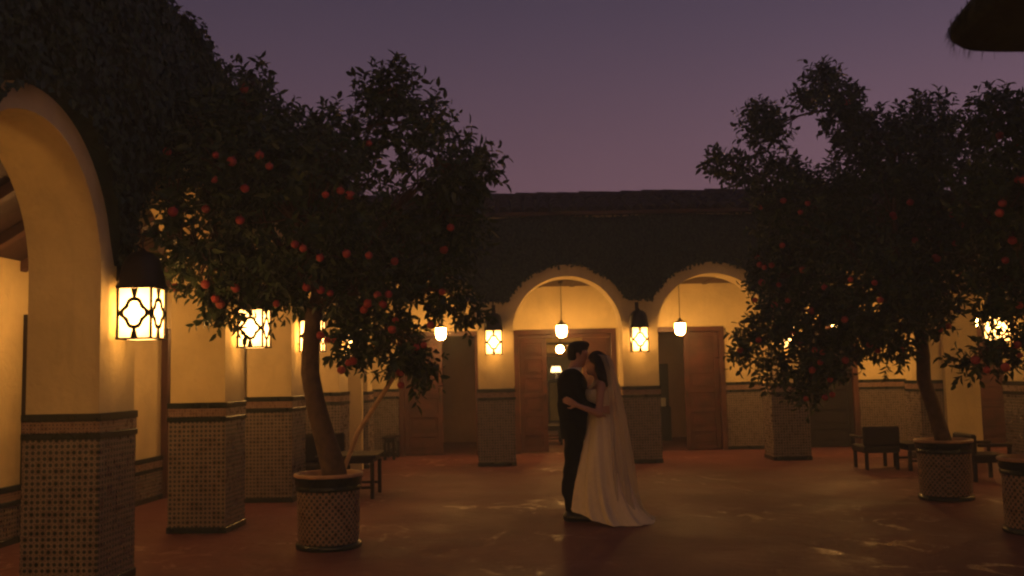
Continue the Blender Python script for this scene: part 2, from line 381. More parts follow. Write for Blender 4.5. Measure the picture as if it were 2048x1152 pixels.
# inner wall of the gallery with its doorways
BI = 2.3
bd = [(-2.045, -.709, 2.20, 0), (.10, 1.83, 2.20, 0), (2.64, 3.84, 2.20, 0), (5.42, 6.30, 2.20, 0), (8.36, 9.2, 2.20, 0)]
arch_wall(bd, -5.6, 9.9, 3.6, .25, y0=BI).build('gallery_wall', PLASTER, back)
ed = [-5.6] + [v for s in bd for v in (s[0] - .09, s[1] + .09)] + [9.9]
for i in range(0, len(ed), 2):
    dado(back, ed[i] + .014, ed[i + 1] - .014, BI, BI + .10)
MB().box(-5.6, 9.9, .56, BI - .002, 3.09, 3.15).build('gallery_ceiling', CEIL, back)
cj = MB().bev(-.045, .045, .565, BI - .004, 3.0, 3.088, .005).mesh('joist')
for k in range(20): link('joist', cj, CEIL, back, (-2.6 + .62 * k, 0, .072))
# rooms behind the doorways
def room(x0, x1, y0, y1, h, mt=PLASTER, parent=back, name='room_shell', floor=True):
    m = MB(); v = [(x0, y0), (x1, y0), (x1, y1), (x0, y1)]
    m.add([(x, y, .006) for x, y in v], [(0, 1, 2, 3)])
    m.add([(x, y, h) for x, y in v], [(3, 2, 1, 0)])
    for i, (p, q) in enumerate(zip(v, v[1:] + v[:1])):
        if i == 0: continue
        m.add([(p[0], p[1], .006), (q[0], q[1], .006), (q[0], q[1], h), (p[0], p[1], h)], [(3, 2, 1, 0)])
    return m.build(name, mt, parent, fix=False)
def room_floor(x0, x1, y0, y1):
    return MB().add([(x0, y0, .010), (x1, y0, .010), (x1, y1, .010), (x0, y1, .010)], [(0, 1, 2, 3)]).build('room_floor', FLOOR, back, fix=False)
ROOMW = plaster_mat('brown_room_plaster', (.42, .22, .13))  # darker, browner wall colour for the side rooms
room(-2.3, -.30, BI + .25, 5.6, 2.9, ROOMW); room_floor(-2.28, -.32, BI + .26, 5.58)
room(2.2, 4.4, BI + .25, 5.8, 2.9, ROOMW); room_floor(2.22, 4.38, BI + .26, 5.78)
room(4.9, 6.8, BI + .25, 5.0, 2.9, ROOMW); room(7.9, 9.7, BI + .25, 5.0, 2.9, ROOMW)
# the lit hall: side walls, far wall with a second doorway, far room
hm = MB()
for x in (-.22, 2.1): hm.box(x, x + .06, BI + .252, 14.0, 0, 3.0)
hm.box(-.22, 2.16, BI + .252, 14.0, 3.0, 3.08); hm.box(-.22, 2.16, 14.0, 14.06, 0, 3.0)
hm.build('hall_shell', PLASTER, back)
room_floor(-.155, 2.095, BI + .26, 13.99)
arch_wall([(.66, 1.55, 1.86, 0)], -.155, 2.095, 2.99, .15, y0=8.1).build('hall_partition', PLASTER, back)
door_frame(back, .66, 1.55, 8.1, 1.86, WOOD, .10, .155)
MB().bev(-.15, 2.09, 8.05, 8.095, 2.16, 2.21, .005).build('picture_rail', WOOD_DARK, back)
# door sets
for s in bd: door_frame(back, s[0] + .004, s[1] - .004, BI - .01, s[2] - .004 - .0, WOOD, .09, .27)
door_leaf(back, .11, .62, BI + .03, 2.12, 6, WOOD, handle=.58)
door_leaf(back, 1.29, 1.82, BI + .03, 2.12, 6, WOOD, handle=1.33)
MB().bev(.105, 1.825, BI + .02, BI + .09, 2.125, 2.19, .004).build('door_header', WOOD, back)
door_leaf(back, 3.18, 3.83, BI + .03, 2.18, 6, WOOD, handle=3.22)
door_leaf(back, -2.035, -1.33, BI + .03, 2.18, 6, WOOD, handle=-1.37)
door_leaf(back, 5.43, 6.29, BI + .03, 2.18, 6, WOOD_DARK)
door_leaf(back, 8.37, 9.19, BI + .03, 2.18, 6, WOOD)
# tiled roof: sloping deck, cap tiles one by one, ridge tiles
EZ, RZ, EY, RY = 4.10, 4.57, -.16, 1.30
roof = MB().add([(-3.3, EY, EZ), (7.6, EY, EZ), (7.6, RY, RZ), (-3.3, RY, RZ), (7.6, 3.2, EZ), (-3.3, 3.2, EZ), (-3.3, EY + .02, EZ - .05), (7.6, EY + .02, EZ - .05), (7.6, 3.2, EZ - .05), (-3.3, 3.2, EZ - .05)],
               [(0, 1, 2, 3), (3, 2, 4, 5), (6, 7, 1, 0), (9, 8, 7, 6), (5, 4, 8, 9), (1, 7, 8, 4, 2), (0, 3, 5, 9, 6)]).build('roof', CLAY, back)
MB().box(-5.7, 9.9, 2.0, 14.1, 3.62, 3.70).build('flat_roof', CLAY, back)
slope = math.atan2(RZ - EZ, RY - EY); L = math.hypot(RZ - EZ, RY - EY)
def barrel(r0, r1, length, n=7, th=.014):
    m = MB(); v = []
    for (r, yy) in ((r0, 0), (r1, length)):
        for rr in (r, r - th):
            v += [(rr * math.cos(PI * i / n), yy, rr * math.sin(PI * i / n)) for i in range(n + 1)]
    k = n + 1; f = []
    for i in range(n):
        f += [(i, i + 1, 2 * k + i + 1, 2 * k + i), (k + i, 3 * k + i, 3 * k + i + 1, k + i + 1), (i, k + i, k + i + 1, i + 1), (2 * k + i, 2 * k + i + 1, 3 * k + i + 1, 3 * k + i)]
    return m.add(v, f).mesh('roof_tile', smooth=False)
tile_me = barrel(.092, .076, .46); ridge_me = barrel(.115, .10, .40)
cols = [-3.15 + .217 * k for k in range(50)]
for x in cols:
    for r_ in range(4):
        s_ = -.04 + r_ * .385
        o = link('roof_tile', tile_me, CLAY, roof, (x + random.uniform(-.008, .008), EY + s_ * math.cos(slope), EZ + .012 + s_ * math.sin(slope)), (slope + random.uniform(-.02, .02) - .03, random.uniform(-.03, .03), random.uniform(-.03, .03)))
for k in range(29):
    link('ridge_tile', ridge_me, CLAY, roof, (-3.28 + .375 * k, RY, RZ + .01 + random.uniform(-.008, .012)), (0, random.uniform(-.02, .02), -PI / 2 + random.uniform(-.03, .03)))

# ----------------------------------------------------------------- left wing
LRZ = PI / 2 - math.atan(.065)
left = empty('arcade_wing', (-3.47, 0, 0), LRZ)
tag(left, 'tall cream arcade running away along the left side, overgrown with ivy', 'building')
LP = [(-4.88, -4.30), (-2.48, -1.90), (-.08, .50), (2.32, 2.90), (4.72, 5.30), (7.12, 7.68), (9.66, 10.20), (11.90, 12.45), (14.28, 14.84)]
lsp = []
le = LP + [(15.78, 15.9)]
for (p, q) in zip(le, le[1:]):
    hw = (q[0] - p[1]) / 2; lsp.append((p[1], q[0], 2.25, min(.99, hw + .08)))
arch_wall(lsp, -4.88, 15.88, 4.12, .55).build('arcade_wall', PLASTER, left)
for (a, b) in LP: dado(left, a, b, 0, .55, 1.265)
LI = 1.85
MB().box(-4.9, 17.9, LI, LI + .25, 0, 3.7).build('gallery_wall', PLASTER, left)
ldoor = [(1.6, 2.6), (5.6, 6.5), (9.36, 10.3), (12.5, 13.4), (15.72, 16.6)]
ed = [-4.9] + [v for s in ldoor for v in (s[0] - .09, s[1] + .09)] + [17.9]
for i in range(0, len(ed), 2):
    dado(left, ed[i] + .014, ed[i + 1] - .014, LI - .02, LI + .1, .54)
for k, s in enumerate(ldoor):
    mt = WOOD if k == 3 else WOOD_DARK
    door_frame(left, s[0], s[1], LI - .06, 2.06, mt, .09, .055); door_leaf(left, s[0] + .004, s[1] - .004, LI - .052, 2.055, 6, mt)
CA, CB = 3.42, 2.66
MB().add([(-4.9, .56, CA), (17.9, .56, CA), (17.9, LI - .003, CB), (-4.9, LI - .003, CB), (-4.9, .56, CA + .08), (17.9, .56, CA + .08), (17.9, LI - .003, CB + .08), (-4.9, LI - .003, CB + .08)],
         [(0, 1, 2, 3), (4, 7, 6, 5), (0, 4, 5, 1), (2, 6, 7, 3), (1, 5, 6, 2), (0, 3, 7, 4)]).build('gallery_ceiling', CEIL, left)
jm = MB().add([(-.05, .565, CA - .11), (.05, .565, CA - .11), (.05, LI - .004, CB - .10), (-.05, LI - .004, CB - .10), (-.05, .565, CA - .008), (.05, .565, CA - .008), (.05, LI - .004, CB - .004), (-.05, LI - .004, CB - .004)],
              [(0, 1, 2, 3), (4, 7, 6, 5), (0, 4, 5, 1), (2, 6, 7, 3), (1, 5, 6, 2), (0, 3, 7, 4)]).mesh('joist')
PALEWOOD = mat('pale_joist_wood', (.09, .038, .028), .6, .3, 5, .2, 26)
for k in range(22): link('joist', jm, PALEWOOD, left, (1.0 + .75 * k, 0, 0))
MB().box(-4.9, 17.9, .3, LI + .3, 4.13, 4.19).build('flat_roof', CLAY, left)

# ----------------------------------------------------------------- right wing
right = empty('arcade_wing', (6.95, 15.9, 0), -PI / 2)
tag(right, 'arcaded wing at the right edge, mostly hidden behind the orange trees', 'building')
RP = [(2.0, 2.56), (4.7, 5.26), (7.4, 7.96), (10.1, 10.66), (12.8, 13.36)]
rsp = []; re_ = [(.0, .12)] + RP
for (p, q) in zip(re_, re_[1:]):
    hw = (q[0] - p[1]) / 2; rsp.append((p[1], q[0], 2.2, min(1.0, hw)))
arch_wall(rsp, .02, 13.36, 4.07, .55).build('arcade_wall', PLASTER, right)
for (a, b) in RP: dado(right, a, b, 0, .55)
MB().box(-1.9, 13.36, 2.45, 2.7, 0, 3.6).build('gallery_wall', PLASTER, right)
dado(right, -1.88, 13.3, 2.45, 2.55)
MB().box(-2.0, 13.36, .56, 2.44, 3.3, 3.36).build('gallery_ceiling', CEIL, right)
MB().box(-2.0, 13.4, .0, 2.8, 4.08, 4.16).build('flat_roof', CLAY, right)

# ----------------------------------------------------------------- wing added out of view behind the viewer, to carry front-light lamps
rear = empty('arcade_wing', (0, -3.9, 0), PI)
tag(rear, 'added arcaded wing out of view behind the viewer, carrying lamps for front light', 'building')
QP = [(-6.98, -6.40), (-4.58, -4.0), (-2.18, -1.60), (.22, .80), (2.62, 3.20)]
qsp = []
for (p, q) in zip(QP, QP[1:]):
    hw = (q[0] - p[1]) / 2; qsp.append((p[1], q[0], 3.056 - hw, hw))
arch_wall(qsp, -6.98, 3.2, 4.07, .45).build('arcade_wall', PLASTER, rear)
for (a, b) in QP: dado(rear, a, b, 0, .45)
MB().box(-7.0, 3.2, 2.2, 2.4, 0, 3.6).build('gallery_wall', PLASTER, rear)
dado(rear, -6.9, 3.1, 2.2, 2.3)
MB().box(-7.0, 3.2, .46, 2.19, 3.09, 3.15).build('gallery_ceiling', CEIL, rear)
MB().box(-7.0, 3.2, 0, 2.4, 4.08, 4.16).build('flat_roof', CLAY, rear)

# ----------------------------------------------------------------- climbing ivy
def ivy(name, parent_m, label, u0, u1, zlow, ztop, bulge, density, leaf, step=.05, group=None):
    """leaf-covered skin over a wall front (local y = 0): stems sheet plus thousands of small leaves"""
    us = np.arange(u0, u1 + 1e-6, step); M = 26
    V, Fc = [], []
    for u in us:
        a, b = zlow(u), ztop(u)
        for j in range(M + 1):
            z = a + (b - a) * j / M
            V.append((u, bulge(u, z) * (.0 if j == 0 else .72), z))
    n = M + 1
    for i in range(len(us) - 1):
        for j in range(M): Fc.append((i * n + j, (i + 1) * n + j, (i + 1) * n + j + 1, i * n + j + 1))
    top = len(V)
    for u in us: V.append((u, .3, ztop(u) - .05))
    for i in range(len(us) - 1): Fc.append((i * n + M, (i + 1) * n + M, top + i + 1, top + i))
    sheet_n = len(Fc)
    # leaves
    area = sum((ztop(u) - zlow(u)) * step for u in us); N = int(area * density)
    lu = rng.uniform(u0, u1, N * 2); zmax = max(ztop(u) for u in us) + .1; lz = rng.uniform(min(zlow(u) for u in us) - .02, zmax, N * 2)
    for u, z in zip(lu, lz):
        lo, hi = zlow(u) - .015, ztop(u) + .05
        if z < lo or z > hi: continue
        y = bulge(u, min(z, hi)) * rng.uniform(.7, 1.08) - .008
        if z < lo + .05: z -= abs(rng.normal(0, .02))
        s = leaf * rng.uniform(.6, 1.35)
        nrm = Vector((rng.normal(0, .45), -1, rng.normal(.25, .45))).normalized()
        if z > hi - .12: nrm = Vector((rng.normal(0, .6), rng.normal(-.3, .6), 1)).normalized()
        d = Vector((rng.normal(0, .6), 0, -1)); d = (d - nrm * d.dot(nrm)).normalized(); w = nrm.cross(d)
        c = Vector((u, y, z)); b = len(V)
        V += [tuple(c - d * s * .5), tuple(c + w * s * .42 + nrm * s * .12), tuple(c + d * s * .62), tuple(c - w * s * .42 + nrm * s * .12)]
        Fc += [(b, b + 1, b + 2), (b, b + 2, b + 3)]
    me = bpy.data.meshes.new(name); me.from_pydata(V, [], Fc); me.update()
    me.materials.append(IVY_BASE); me.materials.append(IVY)
    mi = np.ones(len(Fc), dtype=np.int32); mi[:sheet_n] = 0; me.polygons.foreach_set('material_index', mi)
    o = bpy.data.objects.new(name, me); COL.objects.link(o); o.matrix_world = parent_m
    return tag(o, label, 'ivy', group, 'stuff')

def arch_low(spans, band, bottom):
    def f(u):
        z = bottom
        for (a, b, s, rise) in spans:
            c, w = (a + b) / 2, (b - a) / 2 + band
            if abs(u - c) < w: z = max(z, s + (rise + band) * math.sqrt(max(0, 1 - ((u - c) / w) ** 2)))
        return z
    return f
Mback = Matrix.Translation((0, YB, 0)); Mleft = Matrix.Translation((-3.47, 0, 0)) @ Matrix.Rotation(LRZ, 4, 'Z'); Mright = Matrix.Translation((6.95, 15.9, 0)) @ Matrix.Rotation(-PI / 2, 4, 'Z')
ivy('climbing_ivy', Mback, 'dense dark ivy clipped around the far arches under the tile roof', -2.85, 6.83, arch_low(bspans, .19, 2.655), lambda u: 4.03 + .02 * math.sin(u * 3), lambda u, z: -.075 - .02 * math.sin(u * 5 + z * 4), 900, .050)
def ltop(u): return 4.22 + max(0, min(.85, (10.3 - u) * .205)) + .05 * math.sin(u * 3.1) + .03 * math.sin(u * 8.3)
ivy('climbing_ivy', Mleft, 'thick dark ivy billowing over the near arches of the left wing', .0, 15.8, arch_low(lsp, .17, 2.36), ltop, lambda u, z: -.05 - .14 * max(0, min(1, (z - 2.4) / 1.5)) * (1 + .25 * math.sin(u * 2.3 + z)) - .02 * math.sin(u * 7 + z * 5), 800, .058, .06)
ivy('climbing_ivy', Mright, 'dark ivy on the right wing behind the orange trees', .1, 13.3, arch_low(rsp, .19, 2.6), lambda u: 4.12, lambda u, z: -.07, 500, .06, .08)

# ================================================================= LAMPS
def quatrefoil(w, h):
    """wrought pattern in the x-z plane centred at 0: lobed star with four ties"""
    q = [(0, 1), (.17, .985), (.34, .92), (.46, .78), (.53, .60), (.62, .44), (.78, .31), (.93, .19), (1, 0)]
    pts = q + [(x, -z) for x, z in q[-2::-1]]; pts = pts + [(-x, z) for x, z in pts[-2:0:-1]]
    a, b, t = w * .415, h * .285, .0145; n = len(pts); m = MB(); v = []
    for k, (x, z) in enumerate(pts):
        L_ = math.hypot(x * a, z * b); ux, uz = x * a / L_, z * b / L_
        for r in (-t, t):
            for yy in (-.006, .006): v.append((x * a + ux * r, yy, z * b + uz * r))
    f = []
    for k in range(n):
        i, j = 4 * k, 4 * ((k + 1) % n)
        f += [(i, j, j + 2, i + 2), (i + 1, i + 3, j + 3, j + 1), (i, i + 1, j + 1, j), (i + 2, j + 2, j + 3, i + 3)]
    m.add(v, f)
    for s in (-1, 1):
        z0, z1 = s * b, s * h / 2
        m.add([(-.008, -.006, z0), (.008, -.006, z0), (.026, -.006, z1), (-.026, -.006, z1), (-.008, .006, z0), (.008, .006, z0), (.026, .006, z1), (-.026, .006, z1)], [(0, 1, 2, 3), (7, 6, 5, 4), (0, 4, 5, 1), (2, 6, 7, 3), (0, 3, 7, 4), (1, 5, 6, 2)])
        x0, x1 = s * a, s * w / 2
        m.add([(x0, -.006, -.008), (x0, -.006, .008), (x1, -.006, .026), (x1, -.006, -.026), (x0, .006, -.008), (x0, .006, .008), (x1, .006, .026), (x1, .006, -.026)], [(0, 1, 2, 3), (7, 6, 5, 4), (0, 4, 5, 1), (2, 6, 7, 3), (0, 3, 7, 4), (1, 5, 6, 2)])
    return m

LW, LH, LY = .255, .395, -.19
def make_lantern():
    o = empty('wall_lantern')
    h = LW / 2; p = .009
    m = MB()
    for sx in (-1, 1):
        for sy in (-1, 1): m.bev(sx * h - p, sx * h + p, LY + sy * h - p, LY + sy * h + p, .012, LH - .012, .003)
    m.bev(-h - .013, h + .013, LY - h - .013, LY + h + .013, LH - .012, LH + .004, .003)
    for sx in (-1, 1):
        m.bev(sx * h - .013, sx * h + .013, LY - h - .013, LY + h + .013, 0, .016, .003); m.bev(-h + .0132, h - .0132, LY + sx * h - .013, LY + sx * h + .013, .0005, .0155, .003)
    m.build('frame', IRON, o)
    gm = quatrefoil(LW - .018, LH - .03).mesh('grille')
    pm = MB().box(-h + .010, h - .010, -.002, .002, .017, LH - .013)
    for k in range(4):
        a = k * PI / 2; c, s = math.cos(a), math.sin(a)
        link('grille', gm, IRON, o, (s * h, LY - c * h, LH / 2), (0, 0, a))
        # panes share the bulb position, so build each in lantern space
        q = MB()
        for (x, y, z) in pm.v:
            yy = y - h + .012; q.v.append((x * c - yy * s, LY + x * s + yy * c, z))
        q.f = list(pm.f); q.build('glass_pane', GLASS_LIT, o)
    MB().box(-h + .016, h - .016, LY - h + .016, LY + h - .016, .004, .008).build('glass_pane', GLASS_LIT, o)
    # hood: square foot, swelling into a tall rounded dome
    prof = [(.165, .0), (.160, .03), (.150, .10), (.140, .17), (.118, .225), (.075, .262), (.03, .275), (.012, .30)]
    hd = MB(); n = 24; v = []
    for k, (r, z) in enumerate(prof):
        sq = max(0, 1 - k / 4)
        for i in range(n):
            a = 2 * PI * (i + .5) / n; rr = r * (1 + sq * (.92 / max(abs(math.cos(a)), abs(math.sin(a))) - 1)); v.append((rr * math.cos(a), LY + rr * math.sin(a), LH + .004 + z))
    hd.add(v, [(k * n + i, k * n + (i + 1) % n, (k + 1) * n + (i + 1) % n, (k + 1) * n + i) for k in range(len(prof) - 1) for i in range(n)])
    hd.add([(x, y, LH + .005) for x, y in ((-.13, LY - .13), (.13, LY - .13), (.13, LY + .13), (-.13, LY + .13))], [(0, 1, 2, 3)])
    hd.build('hood', IRON, o, smooth=True)
    br = MB().bev(-.03, .03, -.012, -.001, LH + .05, LH + .42, .003)
    br.tube([(0, -.012, LH + .38), (0, -.10, LH + .41), (0, LY, LH + .40), (0, LY, LH + .30)], .008, 6)
    br.build('bracket', IRON, o)
    MB().tube([(0, -.001, .12), (0, LY + h - .004, .02)], .006, 6).build('stay', IRON, o)
    return o
lantern0 = make_lantern(); _first = [True]
def lantern(parent_m, u, z, label, y=-.026 * 0):
    o = lantern0 if _first[0] else copy_tree(lantern0); _first[0] = False
    o.matrix_world = parent_m @ Matrix.Translation((u, y - .001, z))
    return tag(o, label, 'lantern', 'wrought iron wall lanterns')
lantern(Mleft, 7.38, 1.80, 'big lit lantern on the near left pillar, nearest in the picture')
lantern(Mleft, 9.96, 1.80, 'lit lantern on the second left pillar, left of the potted tree trunk')
lantern(Mleft, 12.17, 1.80, 'lit lantern on the third left pillar, behind the tree trunk')
lantern(Mleft, 14.56, 1.80, 'lit lantern on the last left pillar, half hidden by orange tree leaves')
lantern(Mback, -.31, 1.79, 'lit lantern on the pillar just left of the kissing couple')
lantern(Mback, 2.03, 1.79, 'lit lantern on the pillar just right of the bride')
lantern(Mback, 4.44, 1.79, 'lit lantern on the third far pillar, behind the right tree leaves')
lantern(Mright, 2.28, 1.79, 'lit lantern at the right edge seen through leaves')
for u in (2.61, .21): lantern(Mleft, u, 1.80, 'lit lantern on the left arcade beside the viewer')
for u in (4.98, 7.68): lantern(Mright, u, 1.79, 'lit lantern on the right arcade outside the picture')

def make_pendant(drop):
    o = empty('pendant_lamp')
    MB().lathe([(.005, .17), (.02, .165), (.035, .13), (.085, .10), (.098, .085), (.098, .075), (.06, .074)], 20).build('cap', IRON, o, smooth=True)
    MB().lathe([(.088, .074), (.093, .03), (.09, -.04), (.078, -.10), (.045, -.13), (.0, -.135)], 20).build('glass_shade', OPAL, o, smooth=True)
    MB().tube([(0, 0, .165), (0, 0, drop)], .006, 6).build('rod', IRON, o)
    MB().lathe([(.0, drop), (.05, drop), (.04, drop - .03), (.0, drop - .035)], 14).build('ceiling_rose', IRON, o)
    return o
pend0 = make_pendant(.855)
pl = [(Mback, .86, 1.3, 2.23, 'lit glass pendant hanging in the arch above the couple'), (Mback, 2.95, 1.3, 2.23, 'lit glass pendant in the arch right of the bride'),
      (Mback, -1.27, 1.3, 2.23, 'lit glass pendant over the dark doorway left of the couple'), (Mback, 5.7, 1.3, 2.23, 'lit pendant in the far arch behind the right tree'),
      (Mback, 8.1, 1.3, 2.23, 'lit pendant in the far right corner of the gallery')]
for k, (mm, u, v, z, lb) in enumerate(pl):
    o = pend0 if k == 0 else copy_tree(pend0)
    o.matrix_world = mm @ Matrix.Translation((u, v, z)); tag(o, lb, 'pendant lamp', 'gallery pendant lamps')
for u in (3.81, 8.62, 11.0, 13.36):
    o = copy_tree(pend0); o.matrix_world = Mleft @ Matrix.Translation((u, 1.0, 2.23)); tag(o, 'lit pendant inside the left gallery, hidden by the pillars', 'pendant lamp', 'gallery pendant lamps')
    for ch in o.children:
        if ch.name.startswith('glass_shade') and u > 5: ch.material_slots[0].link = 'OBJECT'; ch.material_slots[0].material = OPAL_SIDE
Mrear = Matrix.Translation((0, -3.9, 0)) @ Matrix.Rotation(PI, 4, 'Z')  # unseen lamps added behind the viewer as warm front fill for the couple
for u in (-6.0, -4.9, -3.6, -2.5, -1.2, -.1, 1.2, 2.3):
    o = copy_tree(pend0); o.matrix_world = Mrear @ Matrix.Translation((u, .9, 2.23)); tag(o, 'added fill pendant in the gallery behind the viewer', 'pendant lamp', 'gallery pendant lamps')
for u in (-6.69, -4.29, -1.89, .51, 2.91): lantern(Mrear, u, 1.79, 'added fill lantern on the arcade behind the viewer')
for u in (3.6,):
    o = copy_tree(pend0); o.matrix_world = Mright @ Matrix.Translation((u, 1.2, 2.43)); tag(o, 'lit pendant inside the right gallery', 'pendant lamp', 'gallery pendant lamps')
gl = empty('globe_lamp', (1.03, 21.5, 1.99)); tag(gl, 'small lit globe lamp hanging in the hall behind the groom', 'globe lamp')
MB().lathe([(.09 * math.sin(PI * k / 12), -.09 * math.cos(PI * k / 12)) for k in range(13)], 20).build('globe', OPAL, gl, smooth=True)
MB().tube([(0, 0, .085), (0, 0, 1.0)], .007, 6).build('rod', IRON, gl); MB().lathe([(.03, .08), (.035, .12), (.0, .13)], 12).build('cap', IRON, gl)

LUMP_L = [[-1.77, 8.5, 2.92, 0.83], [-2.53, 8.26, 3.33, 0.55], [-2.75, 7.81, 2.66, 0.26], [-2.9, 7.51, 2.6, 0.09], [-2.57, 8.26, 2.42, 0.3], [-2.27, 8.8, 3.81, 0.32], [-2.38, 8.46, 3.95, 0.13], [-2.3, 8.68, 4.12, 0.08], [-1.56, 8.86, 3.65, 0.32], [-1.05, 8.84, 3.82, 0.23], [-1.02, 8.5, 4.04, 0.11], [-1.23, 8.47, 3.95, 0.09], [-0.76, 8.96, 3.87, 0.14], [-0.62, 8.52, 3.35, 0.33], [-0.32, 8.6, 3.31, 0.13], [-0.82, 9.26, 2.78, 0.51], [-0.65, 8.74, 2.25, 0.23], [-0.44, 8.96, 2.08, 0.08], [-1.28, 8.74, 2.22, 0.41], [-1.41, 8.84, 1.82, 0.21], [-0.99, 8.55, 1.72, 0.2], [-0.89, 8.84, 1.54, 0.12], [-2.22, 8.56, 2.45, 0.22], [-2.47, 8.36, 2.13, 0.12], [-2.18, 9.13, 3.41, 0.57], [-0.55, 8.78, 2.94, 0.28], [-2.82, 7.86, 3.12, 0.21], [-1.87, 9.0, 2.48, 0.28], [-2.12, 8.86, 2.25, 0.12]]
FRUIT_L = [[-2.75, 7.71, 3.32], [-2.35, 7.68, 3.28], [-2.24, 7.74, 3.24], [-1.92, 7.68, 3.18], [-1.2, 8.22, 3.48], [-1.36, 7.72, 2.98], [-2.65, 7.57, 2.81], [-2.49, 7.88, 2.88], [-2.17, 7.74, 2.76], [-1.72, 7.7, 2.55], [-1.66, 7.72, 2.52], [-1.34, 7.87, 2.49], [-1.18, 8.02, 2.49], [-0.61, 8.77, 2.62], [-1.69, 7.98, 2.23], [-1.58, 8.03, 2.21], [-1.52, 8.12, 2.19], [-2.03, 8.37, 2.13], [-1.23, 8.29, 2.11], [-1.06, 8.34, 2.19], [-1.15, 8.3, 2.18], [-1.66, 8.41, 1.85], [-1.6, 8.41, 1.81], [-1.58, 8.69, 1.83], [-1.48, 8.41, 1.55], [-1.42, 8.41, 1.61], [-1.43, 8.71, 1.63], [-1.04, 8.41, 1.89], [-0.98, 8.46, 1.52], [-0.97, 8.41, 1.41], [-0.92, 8.68, 1.52], [-0.83, 8.37, 1.73], [-0.77, 8.41, 1.75], [-2.46, 8.19, 2.12], [-2.32, 8.14, 2.25], [-2.47, 8.09, 2.16], [-0.61, 8.47, 2.21], [-1.47, 7.67, 2.94], [-1.29, 7.76, 2.95], [-1.54, 7.79, 2.45], [-2.92, 8.41, 2.29], [-2.51, 7.95, 2.27], [-1.02, 8.47, 1.97], [-1.11, 8.33, 2.1], [-0.53, 8.5, 2.78], [-2.02, 7.76, 3.29], [-0.71, 8.41, 1.92]]
LUMP_R1 = [[3.74, 10.79, 4.38, 0.24], [3.75, 11.21, 4.82, 0.14], [3.56, 11.11, 4.61, 0.1], [3.94, 10.93, 4.12, 0.23], [2.93, 10.77, 4.13, 0.19], [2.96, 11.27, 4.4, 0.1], [2.47, 11.03, 3.82, 0.09], [2.73, 11.18, 3.76, 0.12], [3.21, 11.43, 3.65, 0.34], [3.49, 11.26, 3.14, 0.62], [4.33, 11.47, 3.34, 0.78], [4.39, 10.95, 3.88, 0.47], [4.94, 11.23, 4.35, 0.25], [5.01, 10.99, 3.36, 0.64], [3.17, 11.49, 2.58, 0.34], [3.61, 11.43, 2.1, 0.52], [3.97, 10.65, 2.32, 0.59], [2.86, 10.83, 1.97, 0.19], [2.58, 10.88, 1.75, 0.1], [3.03, 11.33, 1.52, 0.15], [3.45, 11.01, 1.51, 0.25], [3.36, 11.13, 1.23, 0.09], [4.61, 10.85, 2.33, 0.46], [4.26, 11.05, 1.72, 0.21], [4.93, 10.98, 4.0, 0.24], [5.28, 10.9, 2.88, 0.46], [3.94, 11.1, 1.79, 0.19]]
FRUIT_R1 = [[3.28, 10.64, 3.29], [3.2, 10.66, 3.2], [3.04, 10.86, 2.86], [2.89, 11.39, 2.79], [2.88, 11.26, 2.69], [2.92, 11.2, 2.65], [2.99, 11.15, 2.67], [2.89, 11.24, 2.48], [3.06, 11.14, 2.44], [2.88, 10.7, 2.18], [3.36, 10.92, 2.12], [3.29, 10.98, 2.59], [4.51, 10.81, 2.88], [4.22, 10.66, 3.15], [4.24, 10.67, 3.12], [4.86, 10.61, 2.81], [4.58, 10.48, 2.65], [4.59, 10.46, 2.63], [4.88, 10.43, 2.99], [4.76, 10.41, 3.1], [4.41, 10.64, 3.28], [3.38, 10.5, 2.35], [2.69, 10.7, 1.8], [2.67, 10.7, 2.24], [3.33, 10.8, 1.68], [3.4, 10.75, 1.65], [3.36, 10.72, 1.54], [3.28, 10.76, 1.46], [3.19, 11.13, 1.89], [3.28, 11.16, 1.75], [3.97, 10.88, 1.73], [4.06, 10.9, 1.67], [3.47, 10.7, 1.19], [3.39, 10.7, 1.16], [3.18, 10.7, 1.15], [3.63, 10.7, 1.56], [3.16, 11.16, 2.26], [3.75, 10.05, 2.35], [3.8, 10.05, 2.17], [3.55, 10.18, 2.4], [2.89, 11.17, 3.34], [3.53, 10.36, 1.99], [3.48, 10.78, 1.35]]
LUMP_R2 = [[4.45, 8.8, 3.75, 0.19], [4.9, 9.15, 3.71, 0.38], [4.54, 8.93, 3.05, 0.37], [4.96, 9.18, 2.56, 0.62], [4.49, 8.96, 2.12, 0.21], [4.64, 9.04, 1.61, 0.15], [4.2, 8.85, 1.55, 0.08], [5.08, 8.41, 3.21, 0.61], [5.52, 9.11, 2.3, 0.66], [5.91, 9.21, 2.88, 0.72], [5.14, 9.15, 1.89, 0.38]]
FRUIT_R2 = [[4.46, 8.46, 3.1], [4.46, 8.37, 3.08], [4.37, 8.57, 2.91], [4.36, 8.61, 2.83], [4.56, 8.76, 2.01], [4.46, 8.76, 2.42], [4.57, 8.86, 1.66], [4.06, 8.4, 1.44], [4.22, 8.4, 1.46], [4.5, 8.69, 2.59]]
